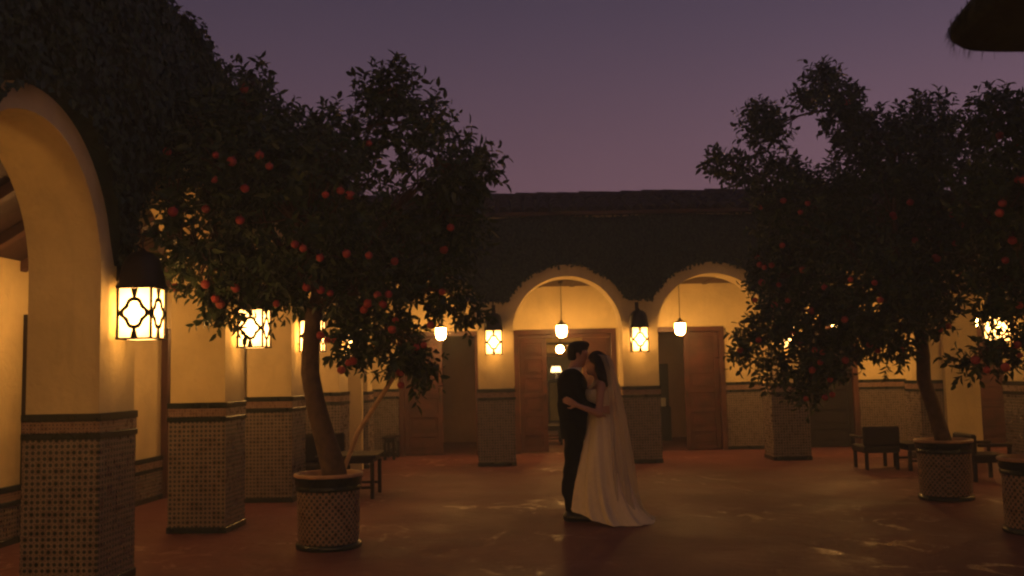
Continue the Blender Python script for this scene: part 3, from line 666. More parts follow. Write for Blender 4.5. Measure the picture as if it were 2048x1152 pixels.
# ================================================================= POTS AND ORANGE TREES
def make_pot():
    o = empty('plant_pot')
    MB().lathe([(.262, .03), (.268, .10), (.276, .50), (.280, .575)], 48).build('tiled_body', POT_TILE, o, smooth=True)
    MB().lathe([(.24, .0), (.285, .0), (.290, .02), (.285, .045), (.262, .05)], 48).build('base_ring', BLACK_TILE, o, smooth=True)
    MB().lathe([(.279, .50), (.286, .505), (.288, .535), (.284, .54), (.284, .55), (.292, .556), (.294, .60), (.296, .618)], 48).build('glazed_band', BLACK_TILE, o, smooth=True)
    MB().lathe([(.290, .616), (.304, .620), (.308, .634), (.302, .646), (.286, .650), (.272, .644), (.264, .62), (.262, .56)], 48).build('rim', POT_RIM, o, smooth=True)
    MB().lathe([(.0, .592), (.12, .588), (.27, .575)], 32).build('soil', SOIL, o, smooth=True)
    return o
pot0 = make_pot()
pots = [((-1.66, 8.76), 1.0, 'mosaic tiled pot holding the left orange tree beside the couple'), ((4.80, 11.05), 1.02, 'mosaic tiled pot at the foot of the right orange tree'), ((4.62, 8.78), 1.02, 'mosaic tiled pot cut off by the right edge')]
for k, ((x, y), s, lb) in enumerate(pots):
    o = pot0 if k == 0 else copy_tree(pot0)
    o.location = (x, y, 0); o.scale = (s, s, s); o.rotation_euler = (0, 0, k * 1.3); tag(o, lb, 'plant pot', 'tiled tree pots')

def leaf_cloud(P, D, Nn, S):
    """P base, D direction, Nn normal, S length -> folded pointed leaves"""
    n = len(P); D = D / np.linalg.norm(D, axis=1)[:, None]
    W = np.cross(Nn, D); W /= np.linalg.norm(W, axis=1)[:, None] + 1e-9; Nn = np.cross(D, W); S = S[:, None]
    V = np.empty((n, 7, 3))
    V[:, 0] = P; V[:, 1] = P + D * S * .5 - Nn * S * .05; V[:, 2] = P + D * S - Nn * S * .16
    V[:, 3] = P + D * S * .30 + W * S * .21 + Nn * S * .06; V[:, 4] = P + D * S * .68 + W * S * .17 + Nn * S * .02
    V[:, 5] = P + D * S * .30 - W * S * .21 + Nn * S * .06; V[:, 6] = P + D * S * .68 - W * S * .17 + Nn * S * .02
    T = np.array([(0, 3, 1), (3, 4, 1), (4, 2, 1), (0, 1, 5), (5, 1, 6), (6, 1, 2)])
    Fc = (T[None] + (np.arange(n) * 7)[:, None, None]).reshape(-1, 3)
    return V.reshape(-1, 3), Fc
def np_mesh(name, V, Fc):
    me = bpy.data.meshes.new(name); me.vertices.add(len(V)); me.vertices.foreach_set('co', np.asarray(V, dtype=np.float32).ravel())
    me.loops.add(Fc.size); me.loops.foreach_set('vertex_index', Fc.astype(np.int32).ravel()); k = Fc.shape[1]
    me.polygons.add(len(Fc)); me.polygons.foreach_set('loop_start', np.arange(0, Fc.size, k, dtype=np.int32)); me.polygons.foreach_set('loop_total', np.full(len(Fc), k, dtype=np.int32))
    me.update(calc_edges=True); me.validate(); return me
fm = MB(); prof = [(.0, -.041), (.016, -.038), (.030, -.029), (.039, -.014), (.042, .002), (.039, .017), (.030, .029), (.017, .036), (.006, .0365)]
fm.lathe(prof, 14); fm.lathe([(.009, .0355), (.008, .040), (.004, .042), (.003, .055), (.0, .056)], 7)
fruit_me = fm.mesh('orange', smooth=True); fruit_me.materials.append(PEEL)

def orange_tree(loc, trunk, trunk_r, lumps, fruits, label, dens=1.0, leafsize=.095, keep=None):
    o = empty('orange_tree', (loc[0], loc[1], .58)); tag(o, label, 'tree', 'potted orange trees')
    base = Vector((loc[0], loc[1], .58))
    tp = [Vector(p) - base for p in trunk]
    MB().tube(tp, trunk_r, 12).build('trunk', BARK, o, smooth=True)
    fork = tp[-1]; lum = [(Vector(l[:3]) - base, l[3]) for l in lumps]
    big = [l for l in lum if l[1] > .3]
    for c, r in lum:
        if r > .3: st = fork if random.random() < .7 else tp[-2]
        else: st = min([q for q in lum if q[1] > r * 1.15] or big, key=lambda q: (q[0] - c).length)[0]
        mid = (st + c) / 2 + Vector((random.uniform(-.12, .12), random.uniform(-.12, .12), random.uniform(.0, .15)))
        r0 = .045 if r > .3 else .016
        pts = [st * (1 - t) ** 2 + mid * 2 * t * (1 - t) + c * t * t for t in np.linspace(0, 1, 7)]
        m = MB().tube(pts, list(np.linspace(r0, .008, 7)), 7)
        for k in range(int(6 + r * 26)):      # side shoots out to the crown skin
            d = Vector((random.gauss(0, 1), random.gauss(0, 1), random.gauss(.3, 1))).normalized(); s0 = pts[random.randint(3, 6)]; e = c + d * r * .85
            m.tube([s0, (s0 + e) / 2 + Vector((0, 0, random.uniform(-.05, .08))), e], [.010, .007, .004], 5, False)
        m.build('branch', BARK, o, smooth=True)
    cc = sum(((c * r ** 3) for c, r in lum), Vector()) / sum(r ** 3 for c, r in lum)
    P, D, Nn, S = [], [], [], []
    for c, r in lum:
        nt = int((900 * r * r + 14 + 70 * r) * dens)
        for k in range(nt):
            d = rng.normal(size=3); d /= np.linalg.norm(d); rad = r * rng.uniform(.25, .95) ** .7
            p0 = np.array(c) + d * rad * np.array((1, 1, 1)); out = d + (np.array(c) - np.array(cc)) * .35 + rng.normal(0, .35, 3) + np.array((0, 0, .30)); out /= np.linalg.norm(out)
            if keep and not keep(p0 + np.array(base)): continue
            ln = rng.uniform(.08, .22) * (1.25 if r < .2 else 1); nl = rng.integers(6, 11); a0 = rng.uniform(0, 6.28)
            ax = np.cross(out, (0.3, .2, 1)); ax /= np.linalg.norm(ax); bx = np.cross(out, ax)
            for j in range(nl):
                t = (j + .5) / nl; a = a0 + j * 2.4; side = ax * math.cos(a) + bx * math.sin(a)
                ldir = side * rng.uniform(.6, 1.0) + out * (.35 + .6 * t) + np.array((0, 0, -.25))
                P.append(p0 + out * ln * t); D.append(ldir); Nn.append(out + rng.normal(0, .35, 3)); S.append(leafsize * rng.uniform(.6, 1.2))
    V, Fc = leaf_cloud(np.array(P), np.array(D), np.array(Nn), np.array(S))
    lf = link('leaves', np_mesh('leaves', V, Fc), LEAF, o); lf['kind'] = 'stuff'
    extra = []
    for k in range(8):
        c, r = random.choices(lum, [l[1] for l in lum])[0]; d = Vector((random.gauss(0, .8), -abs(random.gauss(.8, .4)), random.gauss(-.5, .6))).normalized(); extra.append(c + d * (r * 1.0 + .03) + base)
    for f in list(fruits) + extra:
        q = Vector(f) - base; s = random.uniform(.70, .98)
        ob = link('orange', fruit_me, None, o, q, (random.uniform(-.5, .5), random.uniform(-.5, .5), random.uniform(0, 6))); ob.scale = (s, s, s * random.uniform(.92, 1.02))
    return o
TL = [(-1.60, 8.76, .55), (-1.625, 8.76, .72), (-1.69, 8.75, .95), (-1.775, 8.75, 1.27), (-1.82, 8.75, 1.53), (-1.815, 8.76, 1.80), (-1.79, 8.75, 2.05), (-1.75, 8.74, 2.25)]
orange_tree((-1.66, 8.76), TL, [.120, .105, .094, .085, .082, .076, .072, .055], LUMP_L, FRUIT_L, 'left potted orange tree with a leaning trunk and bright fruit', .85, keep=lambda p: p[0] > -3.30 + .065 * p[1])
TR1 = [(4.82, 11.05, .55), (4.79, 11.05, .70), (4.72, 11.05, .98), (4.62, 11.05, 1.32), (4.63, 11.05, 1.60), (4.60, 11.04, 1.95), (4.40, 11.03, 2.35)]
orange_tree((4.80, 11.05), TR1, [.10, .088, .082, .078, .074, .068, .055], LUMP_R1, FRUIT_R1, 'large right potted orange tree reaching toward the bride')
TR2 = [(4.62, 8.78, .55), (4.66, 8.78, .9), (4.75, 8.78, 1.4), (4.85, 8.78, 1.9), (4.92, 8.78, 2.3)]
orange_tree((4.62, 8.78), TR2, [.09, .08, .075, .07, .055], LUMP_R2, FRUIT_R2, 'orange tree at the right edge, mostly outside the picture', .8)

st = MB().tube([(-1.575, 8.92, .60), (-1.42, 8.90, .99), (-1.25, 8.86, 1.24), (-1.05, 8.80, 1.52)], [.020, .022, .021, .018], 8).build('prop_stake', mat('pale_stripped_wood', (.55, .36, .20), .7, .25, 14, .3, 40))
tag(st, 'pale slanting stake rising from the left pot to prop a branch', 'stake')

# ================================================================= FURNITURE
def table(name, x0, x1, y0, y1, h, label, cat, group=None, mt=WOOD_DARK, legw=.045):
    o = empty(name, ((x0 + x1) / 2, (y0 + y1) / 2, 0)); cx, cy_ = (x0 + x1) / 2, (y0 + y1) / 2; a, b = (x1 - x0) / 2, (y1 - y0) / 2
    MB().bev(-a, a, -b, b, h - .035, h, .008).build('top', mt, o)
    MB().bev(-a + .04, a - .04, -b + .04, b - .04, h - .10, h - .036, .005).build('apron', mt, o)
    for sx in (-1, 1):
        for sy in (-1, 1):
            x = sx * (a - .05); y = sy * (b - .05); MB().bev(x - legw / 2, x + legw / 2, y - legw / 2, y + legw / 2, 0, h - .101, .004).build('leg', mt, o)
    for sy in (-1, 1): MB().bev(-a + .075, a - .075, sy * (b - .05) - .012, sy * (b - .05) + .012, .12, .15, .003).build('stretcher', mt, o)
    return tag(o, label, cat, group)
def chair(x, y, rz, w, d, hs, hb, label):
    o = empty('lounge_chair', (x, y, 0), rz); a, b = w / 2, d / 2; mt = WOOD_DARK
    MB().bev(-a, a, -b, b, hs - .10, hs, .02).build('seat', mt, o)
    MB().bev(-a, a, b - .07, b, hs + .002, hb, .02).build('backrest', mt, o)
    for s in (-1, 1):
        MB().bev(s * a - .025, s * a + .025, -b, b - .072, hs + .10, hs + .14, .01).build('armrest', mt, o)
        MB().bev(s * a - .02, s * a + .02, -b + .01, -b + .05, hs + .002, hs + .098, .004).build('arm_post', mt, o)
        for t in (-1, 1):
            X, Yv = s * (a - .04), t * (b - .04); MB().bev(X - .022, X + .022, Yv - .022, Yv + .022, 0, hs - .101, .004).build('leg', mt, o)
    return tag(o, label, 'chair', 'dark wooden courtyard chairs')
table('side_table', -2.45, -1.70, 12.0, 12.75, .53, 'dark wooden table just behind the left tiled pot', 'table')
chair(-2.55, 13.2, .3, .6, .6, .34, .72, 'dark wooden chair behind the left tree trunk')
table('low_bench', -2.36, -2.10, 17.4, 18.05, .40, 'low dark bench by the wall left of the far doorway', 'bench')
chair(5.28, 14.45, PI, .52, .55, .34, .62, 'low dark chair with its back turned, left of the right pot')
table('low_table', 5.55, 6.35, 13.95, 14.6, .38, 'low dark table between the chairs behind the right pot', 'table')
chair(6.03, 12.75, PI * .5, .55, .5, .34, .60, 'dark wooden chair between the two right pots')
# hall and room furnishings
t = table('hall_table', .45, 1.0, 20.0, 21.0, .40, 'low dark table inside the lit hall behind the groom', 'table')
t = table('hall_console', .9, 1.5, 26.8, 27.2, 1.30, 'tall console under the lamp at the far end of the hall', 'console')
tl = empty('table_lamp', (1.17, 27.0, 1.302)); tag(tl, 'glowing shaded table lamp at the far end of the hall', 'table lamp')
MB().lathe([(.0, .0), (.09, .0), (.085, .02), (.03, .03), (.022, .16), (.0, .17)], 16).build('lamp_base', IRON, tl, smooth=True)
MB().lathe([(.15, .18), (.14, .25), (.11, .34), (.105, .34), (.135, .25), (.145, .18)], 20).build('lamp_shade', OPAL_DIM, tl, smooth=True)
cb = empty('cabinet', (2.85, 20.9, 0)); tag(cb, 'dark cabinet in the dim room right of the bride', 'cabinet')
MB().bev(-.45, .45, -.2, .3, 0, .72, .01).build('body', WOOD_DARK, cb)
for s in (-1, 1): MB().bev(s * .22 - .19, s * .22 + .19, -.225, -.2005, .08, .66, .008).build('cabinet_door', WOOD_DARK, cb)
MB().bev(-.45, .45, .02, .3, .721, 1.62, .01).build('upper_hutch', WOOD_DARK, cb)
bx = MB().bev(3.0, 3.20, 20.72, 20.86, .722, .90, .008).build('paper_box', SHIRT); tag(bx, 'pale box on the cabinet in the dim right room', 'box')

# ================================================================= THATCHED SHELTER (only a corner of its eave dips into the picture)
pa = empty('thatched_shelter', (3.68, 3.22, 0)); tag(pa, 'shaggy corner of a thatched shelter eave in the top right corner', 'shelter')
SX, SY, SZ = 1.46, 1.80, 3.12
sprof = [(-.10, .05), (-.03, .0), (.0, .035), (.0, .09), (-.05, .16), (-.45, .42), (-1.0, .72)]
m = MB(); v = []; n = 160
for (o_, z) in sprof:
    for i in range(n):
        a = 2 * PI * (i + .5) / n; c, s_ = math.cos(a), math.sin(a); k = 12.0
        rr = (abs(c) ** k + abs(s_) ** k) ** (-1 / k); v.append(((SX + o_) * c * rr, (SY + o_) * s_ * rr, SZ + z))
m.add(v, [(k * n + i, k * n + (i + 1) % n, (k + 1) * n + (i + 1) % n, (k + 1) * n + i) for k in range(len(sprof) - 1) for i in range(n)] + [tuple(range(n))[::-1], tuple((len(sprof) - 1) * n + i for i in range(n))])
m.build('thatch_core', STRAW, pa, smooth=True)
for sx in (-1, 1):
    for sy in (-1, 1): MB().tube([(sx * .95, sy * 1.30, 0), (sx * .95, sy * 1.30, 3.16)], [.06, .055], 10).build('post', WOOD_DARK, pa, smooth=True)
V, Fc = [], []
for k in range(14000):
    a = rng.uniform(0, 2 * PI); c, s_ = math.cos(a), math.sin(a); rr = (abs(c) ** 12 + abs(s_) ** 12) ** (-1 / 12); t = rng.uniform(0, 1); o_ = -.9 * t ** 2
    z = SZ + np.interp(o_, [-1.0, -.45, -.05, 0], [.72, .42, .16, .09]) + rng.uniform(-.06, .02) * (t < .3); L_ = rng.uniform(.04, .13); w = .005; b = len(V); da = rng.normal(0, .03)
    px_, py_ = (SX + o_ + .006) * c * rr, (SY + o_ + .006) * s_ * rr; e = L_ * (.15 if t < .3 else .6)
    V += [(px_ - w * s_, py_ + w * c, z), (px_ + w * s_, py_ - w * c, z), (px_ + c * e + da, py_ + s_ * e + da, z - L_ * .8)]; Fc.append((b, b + 1, b + 2))
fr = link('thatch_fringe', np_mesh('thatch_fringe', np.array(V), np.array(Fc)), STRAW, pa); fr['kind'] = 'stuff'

# ================================================================= THE COUPLE
def surface_nets(fn, lo, hi, res):
    """isosurface of a distance field as one quad skin"""
    lo, hi = np.array(lo, float), np.array(hi, float); n = np.ceil((hi - lo) / res).astype(int) + 1
    ax = [lo[i] + np.arange(n[i]) * res for i in range(3)]
    X, Y, Z = np.meshgrid(*ax, indexing='ij'); Pg = np.stack([X, Y, Z], -1).astype(np.float32)
    D = fn(Pg).astype(np.float32); neg = D < 0
    c = [neg[i:n[0] - 1 + i, j:n[1] - 1 + j, k:n[2] - 1 + k] for i in (0, 1) for j in (0, 1) for k in (0, 1)]
    s = sum(x.astype(np.int8) for x in c); act = (s > 0) & (s < 8)
    idx = -np.ones(act.shape, dtype=np.int64); I = np.argwhere(act); idx[act] = np.arange(len(I))
    pos = np.zeros((len(I), 3)); cnt = np.zeros(len(I))
    corner = [(i, j, k) for i in (0, 1) for j in (0, 1) for k in (0, 1)]
    for a in range(8):
        for b in range(a + 1, 8):
            ca, cb_ = np.array(corner[a]), np.array(corner[b])
            if np.abs(ca - cb_).sum() != 1: continue
            da = D[tuple((I + ca).T)]; db = D[tuple((I + cb_).T)]; x = (da < 0) != (db < 0)
            t = np.where(x, da / np.where(x, da - db, 1), 0)[:, None]
            pos += np.where(x[:, None], ca + (cb_ - ca) * t, 0); cnt += x
    V = lo + (I + pos / cnt[:, None]) * res
    Q = []
    for a in range(3):
        o1, o2 = [(1, 2), (2, 0), (0, 1)][a]
        sl0 = [slice(None)] * 3; sl1 = [slice(None)] * 3; sl0[a] = slice(0, -1); sl1[a] = slice(1, None)
        x = neg[tuple(sl0)] != neg[tuple(sl1)]; E_ = np.argwhere(x)
        E_ = E_[(E_[:, o1] > 0) & (E_[:, o2] > 0) & (E_[:, o1] < n[o1] - 1) & (E_[:, o2] < n[o2] - 1)]
        flip = neg[tuple(E_.T)]; q = []
        for (d1, d2) in ((-1, -1), (0, -1), (0, 0), (-1, 0)):
            e = E_.copy(); e[:, o1] += d1; e[:, o2] += d2; q.append(idx[tuple(e.T)])
        q = np.stack(q, 1); q[~flip] = q[~flip][:, ::-1]; Q.append(q)
    return V, np.concatenate(Q)

def cap(p, a, b, ra, rb, sc_=(1, 1, 1)):
    s = np.array(sc_, np.float32); a = np.array(a, np.float32) / s; b = np.array(b, np.float32) / s; q = p / s - a; ab = b - a
    h = np.clip((q @ ab) / max(1e-9, float(ab @ ab)), 0, 1); return (np.linalg.norm(q - h[..., None] * ab, axis=-1) - (ra + (rb - ra) * h)) * float(s.min())
def ell(p, c, r):
    r = np.array(r, np.float32); q = (p - np.array(c, np.float32)); k0 = np.linalg.norm(q / r, axis=-1); k1 = np.linalg.norm(q / (r * r), axis=-1) + 1e-9; return k0 * (k0 - 1) / k1
def smin(a, b, k): h = np.clip(.5 + .5 * (b - a) / k, 0, 1); return b + (a - b) * h - k * h * (1 - h)
def union(p, prims):
    d = None
    for q in prims:
        k = q[-1]
        x = cap(p, *q[1:-1]) if q[0] == 'c' else ell(p, *q[1:-1])
        d = x if d is None else smin(d, x, k)
    return d
def hand(w, pdir, across, curl, s=1.0):
    """palm + four fingers + thumb from wrist w"""
    w, pd, ac, cu = (np.array(v, float) for v in (w, pdir, across, curl)); pd /= np.linalg.norm(pd); ac /= np.linalg.norm(ac); cu /= np.linalg.norm(cu)
    out = []
    k0 = w + pd * .085 * s
    for i, o in enumerate((-.030, -.010, .010, .029)):
        out.append(('c', w + ac * o * .6 * s + pd * .015 * s, k0 + ac * o * s, .014 * s, .0115 * s, .008))
        L_ = (.070, .082, .078, .060)[i] * s; m1 = k0 + ac * o * 1.05 * s + (pd * .9 + cu * .3) * L_ * .52; m2 = m1 + (pd * .75 + cu * .65) * L_ * .48
        out.append(('c', k0 + ac * o * s, m1, .0108 * s, .0100 * s, .004)); out.append(('c', m1, m2, .0100 * s, .0088 * s, .004))
    t0 = w + pd * .025 * s - ac * .030 * s; t1 = t0 + (pd * .6 - ac * .8) * .035 * s; t2 = t1 + (pd * .9 - ac * .3 + cu * .3) * .032 * s
    out += [('c', t0, t1, .014 * s, .011 * s, .008), ('c', t1, t2, .0105 * s, .008 * s, .004)]
    return out
def sdf_obj(name, fn, lo, hi, res, mt, parent):
    V, Q = surface_nets(fn, lo, hi, res); me = np_mesh(name, V, Q); me.polygons.foreach_set('use_smooth', [True] * len(me.polygons)); return link(name, me, mt, parent)
def head(cx, cy, cz, f, s=1.0, tilt=0.0):
    """head facing f (+1 / -1 along x); cz = head centre"""
    def P(x, y, z): return (cx + f * (x * math.cos(tilt) + z * math.sin(tilt)) * s, cy + y * s, cz + (z * math.cos(tilt) - x * math.sin(tilt)) * s)
    return [('e', P(-.012, 0, .03), (.098 * s, .077 * s, .092 * s), .02), ('e', P(.022, 0, -.045), (.070 * s, .060 * s, .078 * s), .035),
            ('c', P(.052, 0, -.100), P(.062, 0, -.098), .022 * s, .020 * s, .025), ('c', P(.080, 0, .014), P(.098, 0, -.020), .009 * s, .0115 * s, .014),
            ('c', P(.078, -.018, -.052), P(.078, .018, -.052), .0105 * s, .0105 * s, .007), ('c', P(.076, -.016, -.066), P(.076, .016, -.066), .0105 * s, .0105 * s, .006), ('c', P(.078, -.045, .030), P(.078, .045, .030), .014 * s, .014 * s, .018),
            ('e', P(.080, -.030, .008), (.010, .012, .008), .006), ('e', P(.080, .030, .008), (.010, .012, .008), .006),
            ('e', P(-.010, -.078, -.008), (.020 * s, .009 * s, .032 * s), .006), ('e', P(-.010, .078, -.008), (.020 * s, .009 * s, .032 * s), .006)]

# ---- groom (local: +x towards the bride, +y away from the viewer)
G = empty('person', (.60, 10.02, 0)); tag(G, 'man in a black suit leaning in to kiss the woman in white', 'person')
hx, hy, hz = .070, .045, 1.672
ghead = head(hx, hy, hz, 1, 1.0, .22)
gtorso = [('c', (.0, 0, .98), (-.01, 0, 1.14), .115, .118, (1, 1.30, 1), .05), ('c', (-.01, 0, 1.14), (-.005, 0, 1.36), .120, .135, (1, 1.32, 1), .06),
          ('c', (-.015, -.13, 1.415), (-.015, .13, 1.415), .085, .085, .06)]
def leg(y, fx, kx): return [('c', (.012, y, .95), (kx, y, .50), .095, .060, .04), ('c', (kx - .012, y, .46), (fx - .02, y, .30), .060, .055, .03), ('c', (kx, y, .50), (fx, y, .09), .058, .040, .03)]
glegs = leg(-.085, -.055, -.035) + leg(.085, .03, .005)
gfeet = [('c', (-.085, -.09, .045), (.13, -.11, .030), .040, .030, .03), ('c', (.0, .09, .045), (.215, .10, .030), .040, .030, .03)]
gneck = [('c', (-.005, .01, 1.46), (hx - .018, hy, hz - .07), .066, .056, .04)]
sh, el_, wr = (-.015, -.185, 1.425), (.075, -.215, 1.165), (.235, -.215, 1.115)
sh2, el2, wr2 = (-.015, .185, 1.425), (.10, .25, 1.19), (.32, .17, 1.17)
garms = [('c', sh, el_, .060, .045, .05), ('c', el_, wr, .044, .030, .03), ('c', sh2, el2, .060, .045, .05), ('c', el2, wr2, .044, .030, .03)]
ghands = hand(wr, (.9, .25, -.05), (.0, .1, 1), (.3, 1, 0)) + hand(wr2, (1, -.3, .1), (0, -.1, 1), (.2, -1, 0))
gbody = gtorso + glegs + gfeet + gneck + garms + ghead + ghands
sdf_obj('body', lambda p: union(p, gbody), (-.25, -.36, -.01), (.52, .36, 1.84), .0075, SKIN, G)
def inflate(pr, e): return [((q[0], q[1], q[2], q[3] + e, q[4] + e) + tuple(q[5:])) if q[0] == 'c' else (q[0], q[1], tuple(v + e for v in q[2])) + tuple(q[3:]) for q in pr]
jk = inflate(gtorso, .018) + inflate(garms, .014)
jk_skirt = [('c', (.005, 0, 1.05), (.005, 0, .86), .128, .138, (1, 1.30, 1), .05)]
def jacket(p):
    d = union(p, jk + jk_skirt)
    x, y, z = p[..., 0], p[..., 1], p[..., 2]
    d = np.maximum(d, .815 - z)
    d = np.maximum(d, -(np.sqrt((x - .035) ** 2 + (y - .01) ** 2 + ((z - 1.545) * .9) ** 2) - .085))          # neck opening
    d = np.maximum(d, -(cap(p, wr, (wr[0] + .2, wr[1] + .05, wr[2]), .055, .06) + .0)); d = np.maximum(d, -cap(p, wr2, (wr2[0] + .2, wr2[1] - .06, wr2[2]), .055, .06))
    d = d + .0035 * np.sin(z * 46 + x * 30) * np.sin(y * 31 + x * 22)                                          # soft cloth creases
    return d
sdf_obj('suit_jacket', jacket, (-.28, -.36, .78), (.42, .36, 1.60), .0085, SUIT, G)
tr = inflate(glegs, .017) + [('c', (.005, 0, .95), (.0, 0, 1.02), .125, .12, (1, 1.3, 1), .05)]
sdf_obj('trousers', lambda p: np.maximum(np.maximum(union(p, tr), .055 - p[..., 2]), p[..., 2] - 1.06) + .004 * np.sin(p[..., 2] * 38 + p[..., 0] * 25), (-.22, -.26, .02), (.24, .26, 1.09), .0085, SUIT, G)
sdf_obj('shoe', lambda p: np.maximum(union(p, inflate([gfeet[0]], .010) + [('c', (-.075, -.09, .05), (-.06, -.09, .10), .046, .044, .03)]), .004 - p[..., 2]), (-.16, -.19, -.01), (.24, -.02, .16), .007, SHOE, G)
sdf_obj('shoe', lambda p: np.maximum(union(p, inflate([gfeet[1]], .010) + [('c', (.01, .09, .05), (.025, .09, .10), .046, .044, .03)]), .004 - p[..., 2]), (-.08, .01, -.01), (.32, .19, .16), .007, SHOE, G)
sdf_obj('shirt_collar', lambda p: np.maximum(np.maximum(cap(p, (.006, .012, 1.46), (.030, .03, 1.545), .080, .069), -cap(p, (.006, .012, 1.40), (.035, .035, 1.62), .072, .058)), np.abs(p[..., 2] - 1.505) - .034), (-.10, -.10, 1.40), (.15, .14, 1.60), .006, SHIRT, G)
def ghair(p):
    q = p - np.array((hx, hy, hz), np.float32); x, z = q[..., 0] * math.cos(.22) - q[..., 2] * math.sin(.22), q[..., 2] * math.cos(.22) + q[..., 0] * math.sin(.22)
    d = union(p, [('e', (hx - .010, hy, hz + .040), (.106, .086, .098), .02), ('e', (hx + .055, hy, hz + .098), (.058, .058, .038), .03), ('e', (hx - .06, hy, hz - .02), (.052, .070, .075), .03)])
    d = np.maximum(d, (x - .055) - np.clip((z - .055) * 2.2, -.03, .06)); d = np.maximum(d, -.075 - z + np.clip(x + .02, 0, .1) * 1.1)
    return d + .003 * np.sin(p[..., 0] * 160 + p[..., 2] * 60) * np.sin(p[..., 1] * 150)
sdf_obj('hair', ghair, (hx - .15, hy - .14, hz - .14), (hx + .16, hy + .14, hz + .19), .0055, HAIR, G)

# ---- bride (local: -x towards the groom)
Bd = empty('person', (.86, 10.0, 0)); tag(Bd, 'woman in a white gown and long veil embracing the man in black', 'person')
bx_, by_, bz_ = -.028, -.045, 1.568
bhead = head(bx_, by_, bz_, -1, .93, -.12)
btorso = [('c', (.02, 0, .95), (.0, 0, 1.08), .125, .092, (1, 1.22, 1), .05), ('c', (.0, 0, 1.08), (.0, 0, 1.27), .092, .105, (1, 1.25, 1), .05), ('c', (.015, -.105, 1.355), (.015, .105, 1.355), .058, .058, .06),
          ('e', (-.075, -.065, 1.245), (.06, .062, .060), .04), ('e', (-.075, .065, 1.245), (.06, .062, .060), .04)]
blegs = [('c', (.02, -.075, .92), (.02, -.08, .48), .085, .052, .04), ('c', (.02, -.08, .48), (.03, -.08, .09), .050, .034, .03), ('c', (.02, .075, .92), (.02, .08, .48), .085, .052, .04), ('c', (.02, .08, .48), (.03, .08, .09), .050, .034, .03),
         ('c', (.05, -.08, .06), (-.12, -.08, .03), .032, .024, .03), ('c', (.05, .08, .06), (-.12, .08, .03), .032, .024, .03)]
bneck = [('c', (.01, 0, 1.37), (bx_ + .02, by_, bz_ - .06), .050, .045, .04)]
bs, be, bw = (.015, -.150, 1.345), (-.025, -.275, 1.075), (-.245, -.305, 1.165)
bs2, be2, bw2 = (.015, .150, 1.345), (-.13, .285, 1.29), (-.25, .235, 1.38)
barms = [('c', bs, be, .042, .034, .04), ('c', be, bw, .033, .023, .025), ('c', bs2, be2, .042, .034, .04), ('c', be2, bw2, .033, .023, .025)]
bhands = hand(bw, (-.80, .18, .42), (.35, .0, .75), (-.1, 1, .0), .92) + hand(bw2, (-.55, -.45, .5), (.5, .2, .8), (-.3, -1, 0), .92)
bbody = btorso + blegs + bneck + barms + bhead + bhands
sdf_obj('body', lambda p: union(p, bbody), (-.50, -.40, -.01), (.26, .40, 1.72), .0075, SKIN, Bd)
def bhair(p):
    x, y, z = (p[..., i] for i in range(3))
    d = union(p, [('e', (bx_ + .022, by_, bz_ + .036), (.100, .086, .100), .02), ('e', (bx_ + .075, by_, bz_ - .03), (.065, .088, .095), .04), ('c', (bx_ + .085, by_ - .035, bz_ - .05), (bx_ + .115, by_ - .06, bz_ - .20), .058, .030, .03),
                  ('c', (bx_ + .085, by_ + .035, bz_ - .05), (bx_ + .115, by_ + .06, bz_ - .20), .058, .030, .03), ('c', (bx_ - .02, by_ - .070, bz_ + .03), (bx_ + .045, by_ - .088, bz_ - .14), .034, .030, .03), ('c', (bx_ + .05, by_ - .085, bz_ - .08), (bx_ + .10, by_ - .095, bz_ - .215), .034, .022, .03)])
    fx = (bx_ - .048) - x; d = np.maximum(d, fx - np.clip((z - bz_ - .02) * 1.3, -.035, .06))
    return d + .004 * np.sin(z * 75 + x * 60) * np.cos(y * 85 + z * 20)
sdf_obj('hair', bhair, (bx_ - .14, by_ - .19, bz_ - .28), (bx_ + .23, by_ + .19, bz_ + .17), .006, HAIR, Bd)

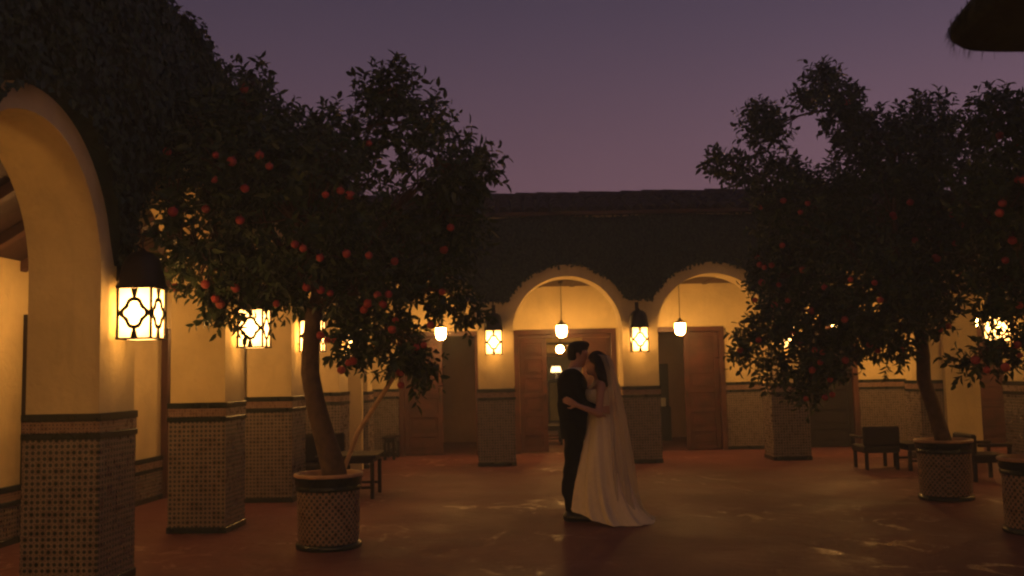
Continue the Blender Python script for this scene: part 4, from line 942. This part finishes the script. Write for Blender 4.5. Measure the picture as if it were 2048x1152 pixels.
# gown: strapless bodice flowing into an A-line skirt with a train behind
def gown():
    N = 144; rings = []
    #        z     cx     rx    ry   fold  train
    prof = [(1.315, -.020, .124, .165, .000), (1.27, -.028, .134, .168, .000), (1.22, -.020, .130, .160, .0), (1.15, -.008, .112, .140, .000), (1.085, .000, .104, .128, .002), (1.03, .006, .124, .150, .004), (.95, .012, .160, .190, .007), (.80, .010, .200, .225, .012),
            (.62, .005, .240, .262, .018), (.44, .002, .275, .300, .024), (.26, .015, .312, .335, .030), (.12, .035, .338, .372, .036), (.055, .060, .365, .400, .040), (.018, .078, .380, .420, .040), (.007, .090, .395, .430, .036)]
    rr_ = random.Random(5); folds = [(rr_.uniform(0, 2 * PI), rr_.uniform(.07, .20), rr_.uniform(.5, 1.6) * rr_.choice((1, 1, -.7)), rr_.uniform(-.25, .25)) for _ in range(22)]
    m = MB(); v = []
    for (z, cx, rx, ry, fo) in prof:
        low = max(0, (.5 - z) / .5)
        for i in range(N):
            a = 2 * PI * i / N; ca, sa = math.cos(a), math.sin(a)
            fd = sum(A_ * math.exp(-((((a - c0 - tw * (1 - z)) + PI) % (2 * PI) - PI) / wd) ** 2) for c0, wd, A_, tw in folds); f = 1 + fo / rx * (.75 * fd + .25 * math.sin(23 * a + 3 * z) - .2)
            tx = max(0, ca) ** 2 * low ** 4 * .05; ny = max(0, -sa) * max(0, ca + .3) * low ** 3 * .10
            lift = .13 * max(0, -ca) ** 1.5 * (low ** 2) * (1 if z < .3 else 0)
            v.append((cx + rx * f * ca + tx, ry * f * sa - ny, max(z, z + lift) if z < .3 else z))
    f = [(k * N + i, k * N + (i + 1) % N, (k + 1) * N + (i + 1) % N, (k + 1) * N + i) for k in range(len(prof) - 1) for i in range(N)]
    return m.add(v, f)
gw = gown().build('gown', SATIN, Bd, smooth=True)
md = gw.modifiers.new('soft', 'SUBSURF'); md.levels = 1; md.render_levels = 1

# veil: sheer sheet gathered at the crown, falling behind her back to the floor
vm_, vn, vl, vb = new_mat('sheer_tulle')
vb.inputs['Base Color'].default_value = (.74, .66, .54, 1); vb.inputs['Roughness'].default_value = .8
vt = vn.new('ShaderNodeBsdfTransparent'); vtl = vn.new('ShaderNodeBsdfTranslucent'); vtl.inputs['Color'].default_value = (.74, .66, .54, 1)
v1 = vn.new('ShaderNodeMixShader'); v1.inputs[0].default_value = .45; vl.new(vb.outputs[0], v1.inputs[1]); vl.new(vtl.outputs[0], v1.inputs[2])
v2 = vn.new('ShaderNodeMixShader'); v2.inputs[0].default_value = .50; vl.new(vt.outputs[0], v2.inputs[1]); vl.new(v1.outputs[0], v2.inputs[2]); vl.new(v2.outputs[0], vn['Material Output'].inputs['Surface'])
vp = [(1.665, .000, .060, .070), (1.645, .030, .085, .105), (1.58, .060, .090, .125), (1.48, .085, .090, .140), (1.36, .100, .100, .170), (1.20, .110, .125, .205), (1.0, .120, .155, .235), (.75, .120, .180, .265), (.5, .130, .200, .290), (.25, .140, .220, .315), (.10, .165, .245, .330), (.035, .195, .280, .340), (.018, .215, .320, .345)]
m = MB(); v = []; K = 60
for (z, cx, rx, ry) in vp:
    for i in range(K + 1):
        a = -PI * .56 + PI * 1.12 * i / K; am = .004 + .018 * max(0, 1.5 - z) / 1.5
        f = 1 + am / rx * (math.sin(11 * a + 3 * z) + .6 * math.sin(19 * a + 1.1))
        v.append((cx + rx * f * math.cos(a), by_ * max(0, (z - 1.2) / .45) + ry * f * math.sin(a), z))
f = [(k * (K + 1) + i, k * (K + 1) + i + 1, (k + 1) * (K + 1) + i + 1, (k + 1) * (K + 1) + i) for k in range(len(vp) - 1) for i in range(K)]
m.add(v, f); ve = m.build('veil', vm_, Bd, smooth=True, fix=False)

# ================================================================= AIR: added faint haze volume for lamp glow and lifted blacks
hz_m = bpy.data.materials.new('added_haze'); hz_m.use_nodes = True; hn = hz_m.node_tree.nodes; hl = hz_m.node_tree.links; hn.clear()
ho = hn.new('ShaderNodeOutputMaterial'); hv = hn.new('ShaderNodeVolumePrincipled')
hv.inputs['Color'].default_value = (.74, .84, .92, 1); hv.inputs['Density'].default_value = 0.012; hv.inputs['Anisotropy'].default_value = .0
hl.new(hv.outputs[0], ho.inputs['Volume'])
hb = MB().box(-100, 100, -70, 130, -1.0, 5.6).build('haze', hz_m); tag(hb, kind='stuff')
